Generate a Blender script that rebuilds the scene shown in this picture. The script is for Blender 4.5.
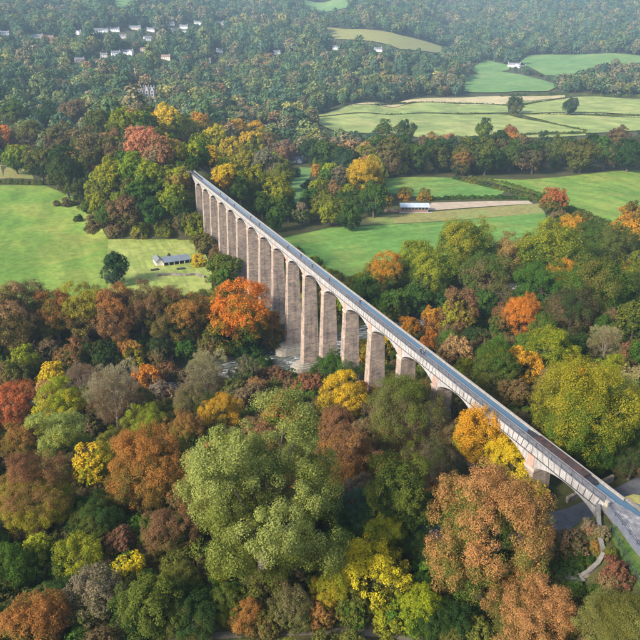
import bpy, math, random
import numpy as np
from mathutils import Vector, Matrix
from mathutils.geometry import delaunay_2d_cdt

for _o in list(bpy.data.objects):
    bpy.data.objects.remove(_o)
SC = bpy.context.scene
COL = SC.collection
R = math.radians
rng = np.random.default_rng(7)
random.seed(7)

# ------------------------------------------------------------------ camera
CAM = np.array([-73.9, -60.6, 65.1])
YAW, PITCH, FPX = R(22.1), R(22.55), 665.1
cam_d = bpy.data.cameras.new('camera')
cam_d.sensor_width = 36.0
cam_d.lens = FPX / 640 * 36.0
cam_d.clip_start = 1.0
cam_d.clip_end = 20000
cam = bpy.data.objects.new('camera', cam_d)
cam.location = CAM
cam.rotation_euler = (math.pi / 2 - PITCH, 0, -YAW)
COL.objects.link(cam)
SC.camera = cam

# ------------------------------------------------------------------ sky and sun
SUN_EL = R(33)
SUN_DIR = np.array([-0.955, -0.30, 0.0])          # horizontal direction towards the sun
SUN_DIR = SUN_DIR / np.linalg.norm(SUN_DIR)
world = bpy.data.worlds.new('World')
SC.world = world
world.use_nodes = True
wt = world.node_tree
sky = wt.nodes.new('ShaderNodeTexSky')
sky.sky_type = 'NISHITA'
sky.sun_disc = False
sky.sun_elevation = SUN_EL
sky.sun_rotation = math.atan2(SUN_DIR[0], SUN_DIR[1])
sky.air_density = 1.0
sky.dust_density = 2.0
sky.ozone_density = 0.8
bg = wt.nodes['Background']
bg.inputs['Strength'].default_value = 0.125
wt.links.new(sky.outputs[0], bg.inputs['Color'])

sun_d = bpy.data.lights.new('sun', 'SUN')
sun_d.energy = 3.1
sun_d.angle = R(9)
sun_d.color = (1.0, 0.90, 0.77)
sun = bpy.data.objects.new('sun', sun_d)
_to = Vector((SUN_DIR[0] * math.cos(SUN_EL), SUN_DIR[1] * math.cos(SUN_EL), math.sin(SUN_EL)))
sun.rotation_euler = _to.to_track_quat('Z', 'Y').to_euler()
sun.location = (-200, 0, 300)
COL.objects.link(sun)

SC.view_settings.view_transform = 'Standard'
SC.view_settings.look = 'None'
SC.view_settings.gamma = 1.0
SC.view_settings.exposure = 1.45
SC.render.engine = 'CYCLES'
cy = SC.cycles
cy.max_bounces = 5
cy.diffuse_bounces = 3
cy.glossy_bounces = 2
cy.transmission_bounces = 3
cy.transparent_max_bounces = 4
cy.volume_bounces = 0
cy.use_denoising = True

# ------------------------------------------------------------------ photo ray -> place helpers (to measure where things stand)
_F = np.array([math.sin(YAW) * math.cos(PITCH), math.cos(YAW) * math.cos(PITCH), -math.sin(PITCH)])
_R = np.array([math.cos(YAW), -math.sin(YAW), 0.0])
_U = np.cross(_R, _F)
def ray(u, v):
    return _F + _R * (u - 320) / FPX + _U * (320 - v) / FPX
def proj(P):
    d = np.asarray(P, float) - CAM
    z = d @ _F
    return 320 + FPX * (d @ _R) / z, 320 - FPX * (d @ _U) / z, z
def at_z(u, v, z):
    d = ray(u, v)
    return CAM + d * ((z - CAM[2]) / d[2])
def at_r(u, v, r):
    d = ray(u, v)
    return CAM + d * (r / math.hypot(d[0], d[1]))

# ------------------------------------------------------------------ terrain height
_far = []
def fp(u, v, r, dz=0.0):
    p = at_r(u, v, r)
    _far.append((p[0], p[1], p[2] + dz))
for u in (-250, -60, 60, 160):
    fp(u, 100, 1000, -12); fp(u, 74, 1180, -12); fp(u, 52, 1380, -10); fp(u, 30, 1750, -10); fp(u, 8, 2300, -10); fp(u, -22, 3300, 0); fp(u, -40, 4600)
for u in (240, 320, 390):
    fp(u, 66, 1400, -12); fp(u, 50, 1600, -10); fp(u, 30, 1950, -8); fp(u, 6, 2600, -8); fp(u, -22, 3500); fp(u, -40, 4800)
for u in (455, 520, 580, 660, 800):
    fp(u, 88, 1330); fp(u, 72, 1600); fp(u, 58, 1900); fp(u, 40, 2300, -8); fp(u, 14, 2900, -8); fp(u, -18, 3700); fp(u, -38, 5000)
for (u, r, z) in [(240, 800, -30), (240, 1000, -27), (240, 1180, -20), (320, 800, -31), (320, 1000, -29), (320, 1160, -25), (390, 800, -31), (390, 1150, -27),
                  (455, 800, -31), (455, 1100, -28), (520, 800, -31), (520, 1100, -27), (640, 800, -31), (640, 1100, -27), (800, 900, -28),
                  (-100, 480, -31), (0, 480, -31), (60, 500, -31), (130, 620, -20), (200, 640, -22), (100, 650, -26), (0, 640, -27), (-100, 640, -25), (0, 800, -22), (120, 800, -16), (200, 800, -22)]:
    d = ray(u, 150); k = r / math.hypot(d[0], d[1]); _far.append((CAM[0] + d[0] * k, CAM[1] + d[1] * k, z))
for a in range(0, 360, 15):
    for r in (200, 330, 440):
        _far.append((CAM[0] + r * math.sin(R(a)), CAM[1] + r * math.cos(R(a)), -32.0))
for a in list(range(70, 340, 18)):
    for r, z in ((800, -20), (1500, 30), (3000, 200), (5200, 330)):
        _far.append((CAM[0] + r * math.sin(R(a)), CAM[1] + r * math.cos(R(a)), z))
_far = np.array(_far)
def _lp(x, y):
    dx, dy = x - CAM[0], y - CAM[1]
    r = np.hypot(dx, dy) + 60.0
    l = np.log(r)
    a = np.arctan2(dx, dy)
    return np.stack([l * 1.6 * np.cos(a * 0.999) * 2.2, l * 1.6 * np.sin(a * 0.999) * 2.2], -1)
_fq = _lp(_far[:, 0], _far[:, 1])
_A = np.linalg.norm(_fq[:, None] - _fq[None], axis=-1)
_w = np.linalg.solve(_A + 1e-3 * np.eye(len(_A)), _far[:, 2] + 32.0)
def far_h(x, y):
    q = _lp(x, y).reshape(-1, 2)
    out = np.empty(len(q))
    for i in range(0, len(q), 4000):
        out[i:i + 4000] = np.linalg.norm(q[i:i + 4000, None] - _fq[None], axis=-1) @ _w
    return out.reshape(np.shape(x)) - 32.0
def sst(x, a, b):
    t = np.clip((x - a) / (b - a), 0, 1)
    return t * t * (3 - 2 * t)
def river_c(x):
    return np.where(x > 0, 0.22 * x, 0.05 * np.abs(x)) + 3 * np.sin(x * 0.02)
ROAD = [(26.0, 12.0), (12.0, 9.8), (2.0, 9.0), (-6.0, 9.5), (-14.0, 11.5), (-24.0, 14.5), (-40.0, 17.0)]
def dist_poly(x, y, pts):
    d = np.full(np.shape(x), 1e9)
    for (ax, ay), (bx, by) in zip(pts[:-1], pts[1:]):
        ex, ey = bx - ax, by - ay
        t = np.clip(((x - ax) * ex + (y - ay) * ey) / (ex * ex + ey * ey), 0, 1)
        d = np.minimum(d, np.hypot(x - ax - t * ex, y - ay - t * ey))
    return d
def H(x, y):
    x = np.asarray(x, float); y = np.asarray(y, float)
    yr = y - river_c(x)
    z = np.interp(yr, [-900, -300, -60, -10, 16, 60, 100, 126, 130.5, 140, 150, 153, 160, 190],
                  [-6, -8, -12, -13, -11, -21, -31, -36.5, -39.6, -40.2, -39.6, -36.5, -33.3, -32])
    z = z + 0.5 * np.sin(x * 0.11 + 1) * np.sin(y * 0.09) * (yr < 126)
    d = np.hypot(x - 20, y - 140)
    w = sst(d, 230, 400)
    w = np.where(y < 60, 0, w) if False else w * sst(y, 120, 220) + sst(d, 600, 900) * (1 - sst(y, 120, 220))
    z = z * (1 - w) + far_h(x, y) * w
    # flattened lane under the first arch
    rd = dist_poly(x, y, ROAD)
    z = z + (-10.6 - z) * (1 - sst(rd, 3.4, 8.0))
    # north embankment carrying the canal away
    ne = -0.9 - np.maximum(0, np.abs(x) - 7.0) * 0.62 - np.maximum(0, 309.0 - y) * 1.3 - np.maximum(0, y - 560) * 0.05
    z = np.maximum(z, ne)
    # south embankment
    left = np.maximum(0, -x - 7.5 - np.maximum(0, -y - 4) * 0.25)
    se = -0.9 - left * 0.80 - np.maximum(0, x - 11) * 0.6 - np.maximum(0, y + 0.5) * 2.2
    z = np.maximum(z, se)
    return z
def hz(x, y):
    return float(H(np.array([x]), np.array([y]))[0])
_TT = np.concatenate([np.arange(30, 500, 1.0), np.arange(500, 5500, 6.0)])
def on_ground(u, v, off=0.0):
    d = ray(u, v)
    P = CAM[None] + d[None] * _TT[:, None]
    g = P[:, 2] - H(P[:, 0], P[:, 1]) - off
    k = int(np.argmax(g < 0))
    if k == 0:
        k = len(_TT) - 1
    g0, g1 = g[k - 1], g[k]
    t = _TT[k - 1] + (_TT[k] - _TT[k - 1]) * g0 / (g0 - g1 + 1e-9)
    p = CAM + d * t
    return np.array([p[0], p[1], hz(p[0], p[1])])
# ------------------------------------------------------------------ materials
MATS = {}
def new_mat(name):
    m = bpy.data.materials.new(name)
    m.use_nodes = True
    nt = m.node_tree
    return m, nt, nt.nodes['Principled BSDF']
def ramp(nt, stops):
    r = nt.nodes.new('ShaderNodeValToRGB')
    el = r.color_ramp.elements
    while len(el) < len(stops):
        el.new(0.5)
    for e, (p, c) in zip(el, stops):
        e.position = p
        e.color = (*c, 1)
    return r
def noise(nt, scale, detail=4, rough=0.55, coord='Object', vec_scale=None, dist=0.0):
    tc = nt.nodes.new('ShaderNodeTexCoord')
    n = nt.nodes.new('ShaderNodeTexNoise')
    n.inputs['Scale'].default_value = scale
    n.inputs['Detail'].default_value = detail
    n.inputs['Roughness'].default_value = rough
    n.inputs['Distortion'].default_value = dist
    src = tc.outputs[coord]
    if vec_scale:
        mp = nt.nodes.new('ShaderNodeMapping')
        mp.inputs['Scale'].default_value = vec_scale
        nt.links.new(src, mp.inputs['Vector'])
        src = mp.outputs[0]
    nt.links.new(src, n.inputs['Vector'])
    return n
def mixc(nt, a, b, fac, mode='MIX'):
    m = nt.nodes.new('ShaderNodeMix')
    m.data_type = 'RGBA'
    m.blend_type = mode
    for sock, val in ((m.inputs[6], a), (m.inputs[7], b)):
        if hasattr(val, 'is_output'):
            nt.links.new(val, sock)
        else:
            sock.default_value = (*val, 1)
    if hasattr(fac, 'is_output'):
        nt.links.new(fac, m.inputs[0])
    else:
        m.inputs[0].default_value = fac
    return m.outputs[2]
def bump(nt, bsdf, height, strength=0.4, dist=0.1):
    b = nt.nodes.new('ShaderNodeBump')
    b.inputs['Strength'].default_value = strength
    b.inputs['Distance'].default_value = dist
    nt.links.new(height, b.inputs['Height'])
    nt.links.new(b.outputs[0], bsdf.inputs['Normal'])
def simple(name, col, rough=0.8, var=0.25, scale=1.5, metallic=0.0, coord='Object', bmp=0.0):
    if name in MATS:
        return MATS[name]
    m, nt, b = new_mat(name)
    n = noise(nt, scale, 5, 0.6, coord)
    lo = tuple(c * (1 - var) for c in col)
    hi = tuple(min(1, c * (1 + var)) for c in col)
    r = ramp(nt, [(0.3, lo), (0.7, hi)])
    nt.links.new(n.outputs[0], r.inputs[0])
    nt.links.new(r.outputs[0], b.inputs['Base Color'])
    b.inputs['Roughness'].default_value = rough
    b.inputs['Metallic'].default_value = metallic
    if bmp:
        bump(nt, b, n.outputs[0], bmp, 0.05)
    MATS[name] = m
    return m
def grass(name, cols, s1=0.02, s2=0.3, stripes=None):
    m, nt, b = new_mat(name)
    n1 = noise(nt, s1, 5, 0.6, dist=0.6)
    n2 = noise(nt, s2, 6, 0.7)
    r = ramp(nt, [(0.32, cols[0]), (0.5, cols[1]), (0.68, cols[2])])
    nt.links.new(n1.outputs[0], r.inputs[0])
    r2 = ramp(nt, [(0.3, (0.62, 0.66, 0.55)), (0.7, (1.25, 1.2, 1.1))])
    nt.links.new(n2.outputs[0], r2.inputs[0])
    c = mixc(nt, r.outputs[0], r2.outputs[0], 1.0, 'MULTIPLY')
    if stripes:
        n3 = noise(nt, 1.0, 3, 0.5, vec_scale=stripes)
        r3 = ramp(nt, [(0.42, (0.85, 0.86, 0.8)), (0.6, (1.22, 1.18, 1.1))])
        nt.links.new(n3.outputs[0], r3.inputs[0])
        c = mixc(nt, c, r3.outputs[0], 0.8, 'MULTIPLY')
    nt.links.new(c, b.inputs['Base Color'])
    b.inputs['Roughness'].default_value = 0.9
    b.inputs['Specular IOR Level'].default_value = 0.15
    bump(nt, b, n2.outputs[0], 0.5, 0.6)
    return m
def brick_mat(name, c1, c2, mortar, bw, bh, stain=True):
    m, nt, b = new_mat(name)
    uv = nt.nodes.new('ShaderNodeUVMap')
    br = nt.nodes.new('ShaderNodeTexBrick')
    br.inputs['Color1'].default_value = (*c1, 1)
    br.inputs['Color2'].default_value = (*c2, 1)
    br.inputs['Mortar'].default_value = (*mortar, 1)
    br.inputs['Scale'].default_value = 1.0
    br.inputs['Mortar Size'].default_value = 0.025
    br.inputs['Brick Width'].default_value = bw
    br.inputs['Row Height'].default_value = bh
    nt.links.new(uv.outputs[0], br.inputs['Vector'])
    n1 = noise(nt, 0.35, 5, 0.65)
    r1 = ramp(nt, [(0.3, (0.62, 0.62, 0.66)), (0.55, (1.0, 0.98, 0.96)), (0.75, (1.22, 1.08, 0.98))])
    nt.links.new(n1.outputs[0], r1.inputs[0])
    c = mixc(nt, br.outputs['Color'], r1.outputs[0], 1.0, 'MULTIPLY')
    n2 = noise(nt, 1.0, 6, 0.75, vec_scale=(0.5, 0.5, 1.5))
    r2 = ramp(nt, [(0.34, (0.5, 0.5, 0.54)), (0.52, (1, 1, 1)), (0.72, (1.3, 1.16, 1.08))])
    nt.links.new(n2.outputs[0], r2.inputs[0])
    c = mixc(nt, c, r2.outputs[0], 0.9, 'MULTIPLY')
    n3 = noise(nt, 1.0, 4, 0.6, vec_scale=(0.9, 0.9, 0.07))       # damp and lime runs down the face
    r3 = ramp(nt, [(0.36, (0.60, 0.60, 0.60)), (0.5, (1, 1, 1)), (0.66, (1.0, 1.0, 1.0)), (0.74, (1.25, 1.22, 1.18))])
    nt.links.new(n3.outputs[0], r3.inputs[0])
    c = mixc(nt, c, r3.outputs[0], 0.8, 'MULTIPLY')
    nt.links.new(c, b.inputs['Base Color'])
    b.inputs['Roughness'].default_value = 0.9
    b.inputs['Specular IOR Level'].default_value = 0.2
    bump(nt, b, br.outputs['Fac'], -0.5, 0.06)
    return m
M_ground = grass('woodland_floor', [(0.045, 0.04, 0.022), (0.05, 0.058, 0.02), (0.075, 0.06, 0.03)], 0.06, 0.5)
M_meadow = grass('meadow_grass', [(0.095, 0.185, 0.032), (0.135, 0.22, 0.04), (0.205, 0.235, 0.055)], 0.022, 0.25, stripes=(0.10, 0.02, 1))
M_meadow2 = grass('rich_grass', [(0.08, 0.185, 0.04), (0.105, 0.21, 0.048), (0.16, 0.215, 0.052)], 0.02, 0.25, stripes=(0.03, 0.10, 1))
M_lawn = grass('mown_lawn_grass', [(0.17, 0.235, 0.06), (0.22, 0.265, 0.075), (0.26, 0.285, 0.095)], 0.05, 0.3, stripes=(0.5, 0.06, 1))
M_pale = grass('pale_pasture_grass', [(0.165, 0.22, 0.075), (0.205, 0.25, 0.085), (0.265, 0.27, 0.11)], 0.008, 0.05, stripes=(0.05, 0.012, 1))
M_tan = grass('stubble', [(0.33, 0.28, 0.16), (0.37, 0.315, 0.19), (0.36, 0.33, 0.19)], 0.01, 0.06)
M_rough = grass('rough_grass', [(0.17, 0.17, 0.055), (0.22, 0.2, 0.075), (0.16, 0.23, 0.06)], 0.06, 0.4)
M_hillgreen = grass('hill_pasture_grass', [(0.085, 0.175, 0.055), (0.11, 0.20, 0.062), (0.15, 0.215, 0.075)], 0.008, 0.04)
M_dirt = simple('track_dirt', (0.33, 0.26, 0.18), 0.95, 0.2, 0.3)
M_asphalt = simple('lane_asphalt', (0.085, 0.088, 0.095), 0.85, 0.3, 0.7)
M_stone = brick_mat('pier_sandstone', (0.42, 0.335, 0.262), (0.315, 0.255, 0.21), (0.19, 0.16, 0.14), 1.1, 0.42)
M_stone_l = simple('dressed_sandstone', (0.42, 0.33, 0.27), 0.9, 0.2, 0.8, bmp=0.3)
M_pink = simple('pink_sandstone', (0.36, 0.235, 0.18), 0.9, 0.22, 1.2, bmp=0.3)
M_wall = brick_mat('rubble_stone', (0.28, 0.25, 0.21), (0.2, 0.18, 0.15), (0.1, 0.09, 0.08), 0.6, 0.25)
M_moss = simple('mossy_stone', (0.27, 0.245, 0.20), 0.9, 0.3, 1.0, bmp=0.3)
def iron():
    m, nt, b = new_mat('weathered_pale_iron')
    n = noise(nt, 0.6, 6, 0.7)
    r = ramp(nt, [(0.30, (0.22, 0.205, 0.195)), (0.48, (0.335, 0.325, 0.32)), (0.72, (0.40, 0.39, 0.385))])
    nt.links.new(n.outputs[0], r.inputs[0])
    n2 = noise(nt, 1.0, 4, 0.6, vec_scale=(3.0, 3.0, 0.25))
    r2 = ramp(nt, [(0.36, (0.62, 0.54, 0.47)), (0.5, (1, 1, 1))])
    nt.links.new(n2.outputs[0], r2.inputs[0])
    nt.links.new(mixc(nt, r.outputs[0], r2.outputs[0], 0.7, 'MULTIPLY'), b.inputs['Base Color'])
    b.inputs['Roughness'].default_value = 0.65
    return m
M_iron = iron()
M_flange_shade = simple('iron_flange_and_shade', (0.05, 0.05, 0.055), 0.6, 0.3, 2.0)  # dark iron, with the shadow of the projecting flanges put into its colour
M_rail = simple('black_iron_rail', (0.03, 0.032, 0.035), 0.5, 0.2, 3.0)
M_lip = simple('worn_iron_edge', (0.26, 0.235, 0.21), 0.6, 0.25, 1.2)
M_tow = simple('towpath_surface', (0.165, 0.16, 0.165), 0.9, 0.28, 0.9)
def paving():
    m, nt, b = new_mat('wharf_paving')
    n = noise(nt, 0.8, 5, 0.65, dist=0.4)
    r = ramp(nt, [(0.36, (0.10, 0.10, 0.11)), (0.52, (0.165, 0.16, 0.165)), (0.64, (0.32, 0.30, 0.285))])
    nt.links.new(n.outputs[0], r.inputs[0])
    nt.links.new(r.outputs[0], b.inputs['Base Color'])
    b.inputs['Roughness'].default_value = 0.85
    return m
M_pave = paving()
def water(name, col, rough, wave):
    m, nt, b = new_mat(name)
    b.inputs['Base Color'].default_value = (*col, 1)
    b.inputs['Roughness'].default_value = rough
    b.inputs['IOR'].default_value = 1.5
    b.inputs['Specular IOR Level'].default_value = 0.9
    n = noise(nt, 1.2, 3, 0.5)
    bump(nt, b, n.outputs[0], wave, 0.05)
    return m
M_canal = water('canal_water_surface', (0.05, 0.10, 0.14), 0.05, 0.05)
def river_mat():
    m, nt, b = new_mat('river_rapids')
    n = noise(nt, 0.16, 7, 0.7, vec_scale=(1, 3.2, 1), dist=1.2)
    r = ramp(nt, [(0.44, (0.035, 0.045, 0.04)), (0.54, (0.12, 0.13, 0.12)), (0.62, (0.6, 0.6, 0.58))])
    nt.links.new(n.outputs[0], r.inputs[0])
    nt.links.new(r.outputs[0], b.inputs['Base Color'])
    b.inputs['Roughness'].default_value = 0.22
    bump(nt, b, n.outputs[0], 0.6, 0.4)
    return m
M_river = river_mat()
M_bark = simple('bark', (0.10, 0.08, 0.06), 0.95, 0.3, 1.5)
M_twig = simple('pale_twigs', (0.19, 0.155, 0.115), 0.95, 0.3, 1.0)

def leaf_mat(name, instancer=False):
    m = bpy.data.materials.new(name)
    m.use_nodes = True
    nt = m.node_tree
    for n in list(nt.nodes):
        nt.nodes.remove(n)
    out = nt.nodes.new('ShaderNodeOutputMaterial')
    var = nt.nodes.new('ShaderNodeAttribute'); var.attribute_name = 'var'
    sep = nt.nodes.new('ShaderNodeSeparateColor')
    nt.links.new(var.outputs['Color'], sep.inputs[0])
    a = nt.nodes.new('ShaderNodeAttribute'); b = nt.nodes.new('ShaderNodeAttribute')
    a.attribute_type = b.attribute_type = 'INSTANCER' if instancer else 'OBJECT'
    a.attribute_name, b.attribute_name = 'tint_a', 'tint_b'
    # blend of the tree's two leaf colours: by bough, with the sunny outer leaves turned first
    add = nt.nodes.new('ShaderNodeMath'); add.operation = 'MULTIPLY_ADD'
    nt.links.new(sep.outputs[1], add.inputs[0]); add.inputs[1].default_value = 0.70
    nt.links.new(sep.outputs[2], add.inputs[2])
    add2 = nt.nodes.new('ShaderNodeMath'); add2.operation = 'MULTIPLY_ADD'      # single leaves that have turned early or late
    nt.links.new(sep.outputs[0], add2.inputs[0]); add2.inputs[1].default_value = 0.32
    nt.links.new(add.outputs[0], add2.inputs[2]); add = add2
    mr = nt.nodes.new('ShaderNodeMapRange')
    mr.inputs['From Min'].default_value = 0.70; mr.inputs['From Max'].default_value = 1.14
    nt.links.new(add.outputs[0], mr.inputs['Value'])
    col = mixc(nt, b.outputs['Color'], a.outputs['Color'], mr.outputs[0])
    jr = ramp(nt, [(0.0, (0.74, 0.77, 0.8)), (0.5, (1.0, 1.0, 1.0)), (1.0, (1.30, 1.24, 1.12))])
    nt.links.new(sep.outputs[0], jr.inputs[0])
    col = mixc(nt, col, jr.outputs[0], 1.0, 'MULTIPLY')
    d = nt.nodes.new('ShaderNodeBsdfDiffuse')
    t = nt.nodes.new('ShaderNodeBsdfTranslucent')
    nt.links.new(col, d.inputs['Color']); nt.links.new(col, t.inputs['Color'])
    ms = nt.nodes.new('ShaderNodeMixShader'); ms.inputs[0].default_value = 0.36
    nt.links.new(d.outputs[0], ms.inputs[1]); nt.links.new(t.outputs[0], ms.inputs[2])
    nt.links.new(ms.outputs[0], out.inputs['Surface'])
    return m
M_leaf = leaf_mat('autumn_leaves')
M_leaf_i = leaf_mat('autumn_leaves_of_the_woods', True)

# ------------------------------------------------------------------ mesh helpers
class MB:
    def __init__(s):
        s.v, s.f, s.m = [], [], []
    def poly(s, pts, mi=0):
        k = len(s.v); s.v += [tuple(p) for p in pts]; s.f.append(tuple(range(k, k + len(pts)))); s.m.append(mi)
    def hexa(s, p, mi=0):             # 8 points: bottom ring then top ring
        k = len(s.v); s.v += [tuple(q) for q in p]
        for f in ((3, 2, 1, 0), (4, 5, 6, 7), (0, 1, 5, 4), (1, 2, 6, 5), (2, 3, 7, 6), (3, 0, 4, 7)):
            s.f.append(tuple(k + i for i in f)); s.m.append(mi)
    def box(s, x0, x1, y0, y1, z0, z1, mi=0):
        s.hexa([(x0, y0, z0), (x1, y0, z0), (x1, y1, z0), (x0, y1, z0), (x0, y0, z1), (x1, y0, z1), (x1, y1, z1), (x0, y1, z1)], mi)
    def prism(s, poly, z0, z1, mi=0):
        n = len(poly); k = len(s.v)
        s.v += [(x, y, z0) for x, y in poly] + [(x, y, z1) for x, y in poly]
        s.f.append(tuple(range(k + n - 1, k - 1, -1))); s.f.append(tuple(range(k + n, k + 2 * n))); s.m += [mi, mi]
        for i in range(n):
            j = (i + 1) % n
            s.f.append((k + i, k + j, k + n + j, k + n + i)); s.m.append(mi)
    def loft(s, rings, mi=0, cap=True):
        k = len(s.v); n = len(rings[0])
        for r in rings:
            s.v += [tuple(p) for p in r]
        for a in range(len(rings) - 1):
            for i in range(n):
                j = (i + 1) % n
                s.f.append((k + a * n + i, k + a * n + j, k + (a + 1) * n + j, k + (a + 1) * n + i)); s.m.append(mi)
        if cap:
            s.f.append(tuple(k + i for i in range(n - 1, -1, -1))); s.f.append(tuple(k + (len(rings) - 1) * n + i for i in range(n))); s.m += [mi, mi]
    def tube(s, pts, radii, seg=6, mi=0):
        rings = []
        pts = [Vector(p) for p in pts]
        for i, p in enumerate(pts):
            d = (pts[min(i + 1, len(pts) - 1)] - pts[max(i - 1, 0)]).normalized()
            q = d.to_track_quat('Z', 'Y')
            rings.append([p + q @ Vector((math.cos(2 * math.pi * j / seg) * radii[i], math.sin(2 * math.pi * j / seg) * radii[i], 0)) for j in range(seg)])
        s.loft(rings, mi)
    def mesh(s, name, mats):
        me = bpy.data.meshes.new(name)
        me.from_pydata(s.v, [], s.f)
        for m in (mats if isinstance(mats, (list, tuple)) else [mats]):
            me.materials.append(m)
        if len(me.materials) > 1:
            me.polygons.foreach_set('material_index', s.m)
        return me
    def build(s, name, mats, parent=None, loc=None, rz=0.0, uv=False):
        me = s.mesh(name, mats)
        if uv:
            box_uv(me)
        return link(name, me, parent, loc, rz)
def box_uv(me):
    l = me.uv_layers.new(name='UVMap')
    for p in me.polygons:
        n = p.normal
        for li in p.loop_indices:
            c = me.vertices[me.loops[li].vertex_index].co
            if abs(n.z) > 0.75: q = (c.x, c.y)
            elif abs(n.x) > abs(n.y): q = (c.y, c.z)
            else: q = (c.x + 0.3, c.z)
            l.data[li].uv = q
def link(name, me, parent=None, loc=None, rz=0.0):
    o = bpy.data.objects.new(name, me)
    COL.objects.link(o)
    if parent is not None: o.parent = parent
    if loc is not None: o.location = loc
    o.rotation_euler = (0, 0, rz)
    return o
def tag(o, label=None, cat=None, group=None, kind=None):
    if label: o['label'] = label
    if cat: o['category'] = cat
    if group: o['group'] = group
    if kind: o['kind'] = kind
    return o
def empty(name, loc, rz, label, cat, group=None):
    o = link(name, None, None, loc, rz)
    o.empty_display_size = 0.3
    return tag(o, label, cat, group)
def copy_tree(o, parent=None):
    c = o.copy(); COL.objects.link(c); c.parent = parent
    for ch in o.children:
        copy_tree(ch, c)
    return c

# ------------------------------------------------------------------ ground sheet
def build_ground():
    az = np.concatenate([np.radians(np.arange(-14, 58, 0.45)), np.radians(np.arange(58, 346, 6.0))])
    rr = [0.0]
    r = 6.0
    while r < 5600:
        rr.append(r); r += max(1.4, min(r * 0.013, 40))
    rr = np.array(rr[1:])
    A, RR = np.meshgrid(az, rr)
    X = CAM[0] + RR * np.sin(A); Y = CAM[1] + RR * np.cos(A)
    Z = H(X, Y)
    na, nr = len(az), len(rr)
    V = np.stack([X, Y, Z], -1).reshape(-1, 3)
    V = np.vstack([V, [[CAM[0], CAM[1], hz(CAM[0], CAM[1])]]])
    i = np.arange(nr - 1)[:, None] * na; j = np.arange(na)[None]; jn = (j + 1) % na
    F = np.stack([i + j, i + jn, i + na + jn, i + na + j], -1).reshape(-1, 4)
    F = F[:, ::-1]
    faces = F.tolist() + [[int(jj), int((jj + 1) % na), len(V) - 1][::-1] for jj in range(na)]
    me = bpy.data.meshes.new('ground')
    me.from_pydata(V.tolist(), [], faces)
    me.polygons.foreach_set('use_smooth', [True] * len(me.polygons))
    me.materials.append(M_ground)
    o = link('ground', me)
    if me.polygons[0].normal.z < 0:
        me.flip_normals()
    tag(o, 'woodland floor of the valley and the wooded hills', kind='structure')
build_ground()

def inside(px, py, poly):
    px = np.asarray(px, float); py = np.asarray(py, float)
    c = np.zeros(px.shape, bool)
    n = len(poly)
    for i in range(n):
        (x1, y1), (x2, y2) = poly[i], poly[(i + 1) % n]
        cond = (y1 > py) != (y2 > py)
        with np.errstate(divide='ignore', invalid='ignore'):
            xi = (x2 - x1) * (py - y1) / (y2 - y1) + x1
        c ^= cond & (px < xi)
    return c
def sheet(name, poly, mat, off, step, label=None):
    """ a patch of ground surface that follows the terrain, its edge a world polygon """
    pts = []
    n = len(poly)
    for i in range(n):
        a, b = np.array(poly[i]), np.array(poly[(i + 1) % n])
        k = max(1, int(np.linalg.norm(b - a) / step))
        for q in range(k):
            pts.append(a + (b - a) * q / k)
    nb = len(pts)
    P = np.array(pts)
    x0, y0 = P.min(0); x1, y1 = P.max(0)
    gx, gy = np.meshgrid(np.arange(x0, x1, step), np.arange(y0, y1, step))
    g = np.stack([gx.ravel(), gy.ravel()], -1)
    g = g[inside(g[:, 0], g[:, 1], [tuple(p) for p in pts])]
    allp = [Vector(p) for p in pts] + [Vector(p) for p in g]
    vs, es, fs, *_ = delaunay_2d_cdt(allp, [(i, (i + 1) % nb) for i in range(nb)], [], 1, 1e-4)
    XY = np.array([tuple(v) for v in vs])
    Z = H(XY[:, 0], XY[:, 1]) + off
    me = bpy.data.meshes.new(name)
    me.from_pydata(np.c_[XY, Z].tolist(), [], fs)
    me.polygons.foreach_set('use_smooth', [True] * len(me.polygons))
    if len(me.polygons) and me.polygons[0].normal.z < 0:
        me.flip_normals()
    me.materials.append(mat)
    o = link(name, me)
    return tag(o, label, kind='structure')
FIELDS = []      # world polygons kept clear of trees
def field(name, px, mat, off, step, label, clear=True):
    poly = [tuple(on_ground(u, v)[:2]) for u, v in px]
    FPIX.append(px)
    if clear:
        FIELDS.append(poly)
    return sheet(name, poly, mat, off, step, label)
FPIX = []
field('meadow', [(-60, 186), (0, 186), (45, 186), (86, 199), (90, 214), (104, 233), (108, 239.5), (108, 300), (-60, 318)], M_meadow, 0.45, 5, 'bright green meadow left of the aqueduct')
field('meadow', [(-60, 166), (0, 165), (30, 170), (34, 179), (-60, 181)], M_rough, 0.12, 9, 'small rough meadow behind the left hedge')
field('lawn', [(108, 240), (150, 239), (192, 240), (206, 256), (212, 270), (212, 296), (150, 300), (108, 298)], M_lawn, 0.47, 5, 'mown lawn around the stable block')
field('pasture', [(283, 238), (330, 228), (400, 224), (440, 222), (545, 213), (548, 226), (532, 240), (470, 252), (400, 262), (345, 278), (318, 266)], M_meadow2, 0.12, 8, 'rich green pasture right of the aqueduct')
field('rough_pasture', [(372, 216), (430, 212), (540, 203.5), (545, 213), (440, 221.5), (400, 223.5), (340, 226.5)], M_rough, 0.12, 7, 'rough yellowish grass strip in front of the pavilion')
field('track', [(424, 208.5), (432, 203), (528, 201), (533, 204), (470, 208), (430, 211)], M_dirt, 0.3, 6, 'bare earth farm track beside the pavilion')
field('pasture', [(384, 179), (430, 177), (452, 178), (505, 191), (500, 196.5), (425, 198), (388, 193)], M_meadow2, 0.15, 10, 'green pasture behind the pavilion hedge')
field('pasture', [(478, 178), (520, 180), (560, 177), (640, 170), (720, 164), (720, 232), (640, 222), (605, 226), (570, 206), (520, 190)], M_meadow, 0.15, 10, 'large green pasture right of the red tree')
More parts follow.
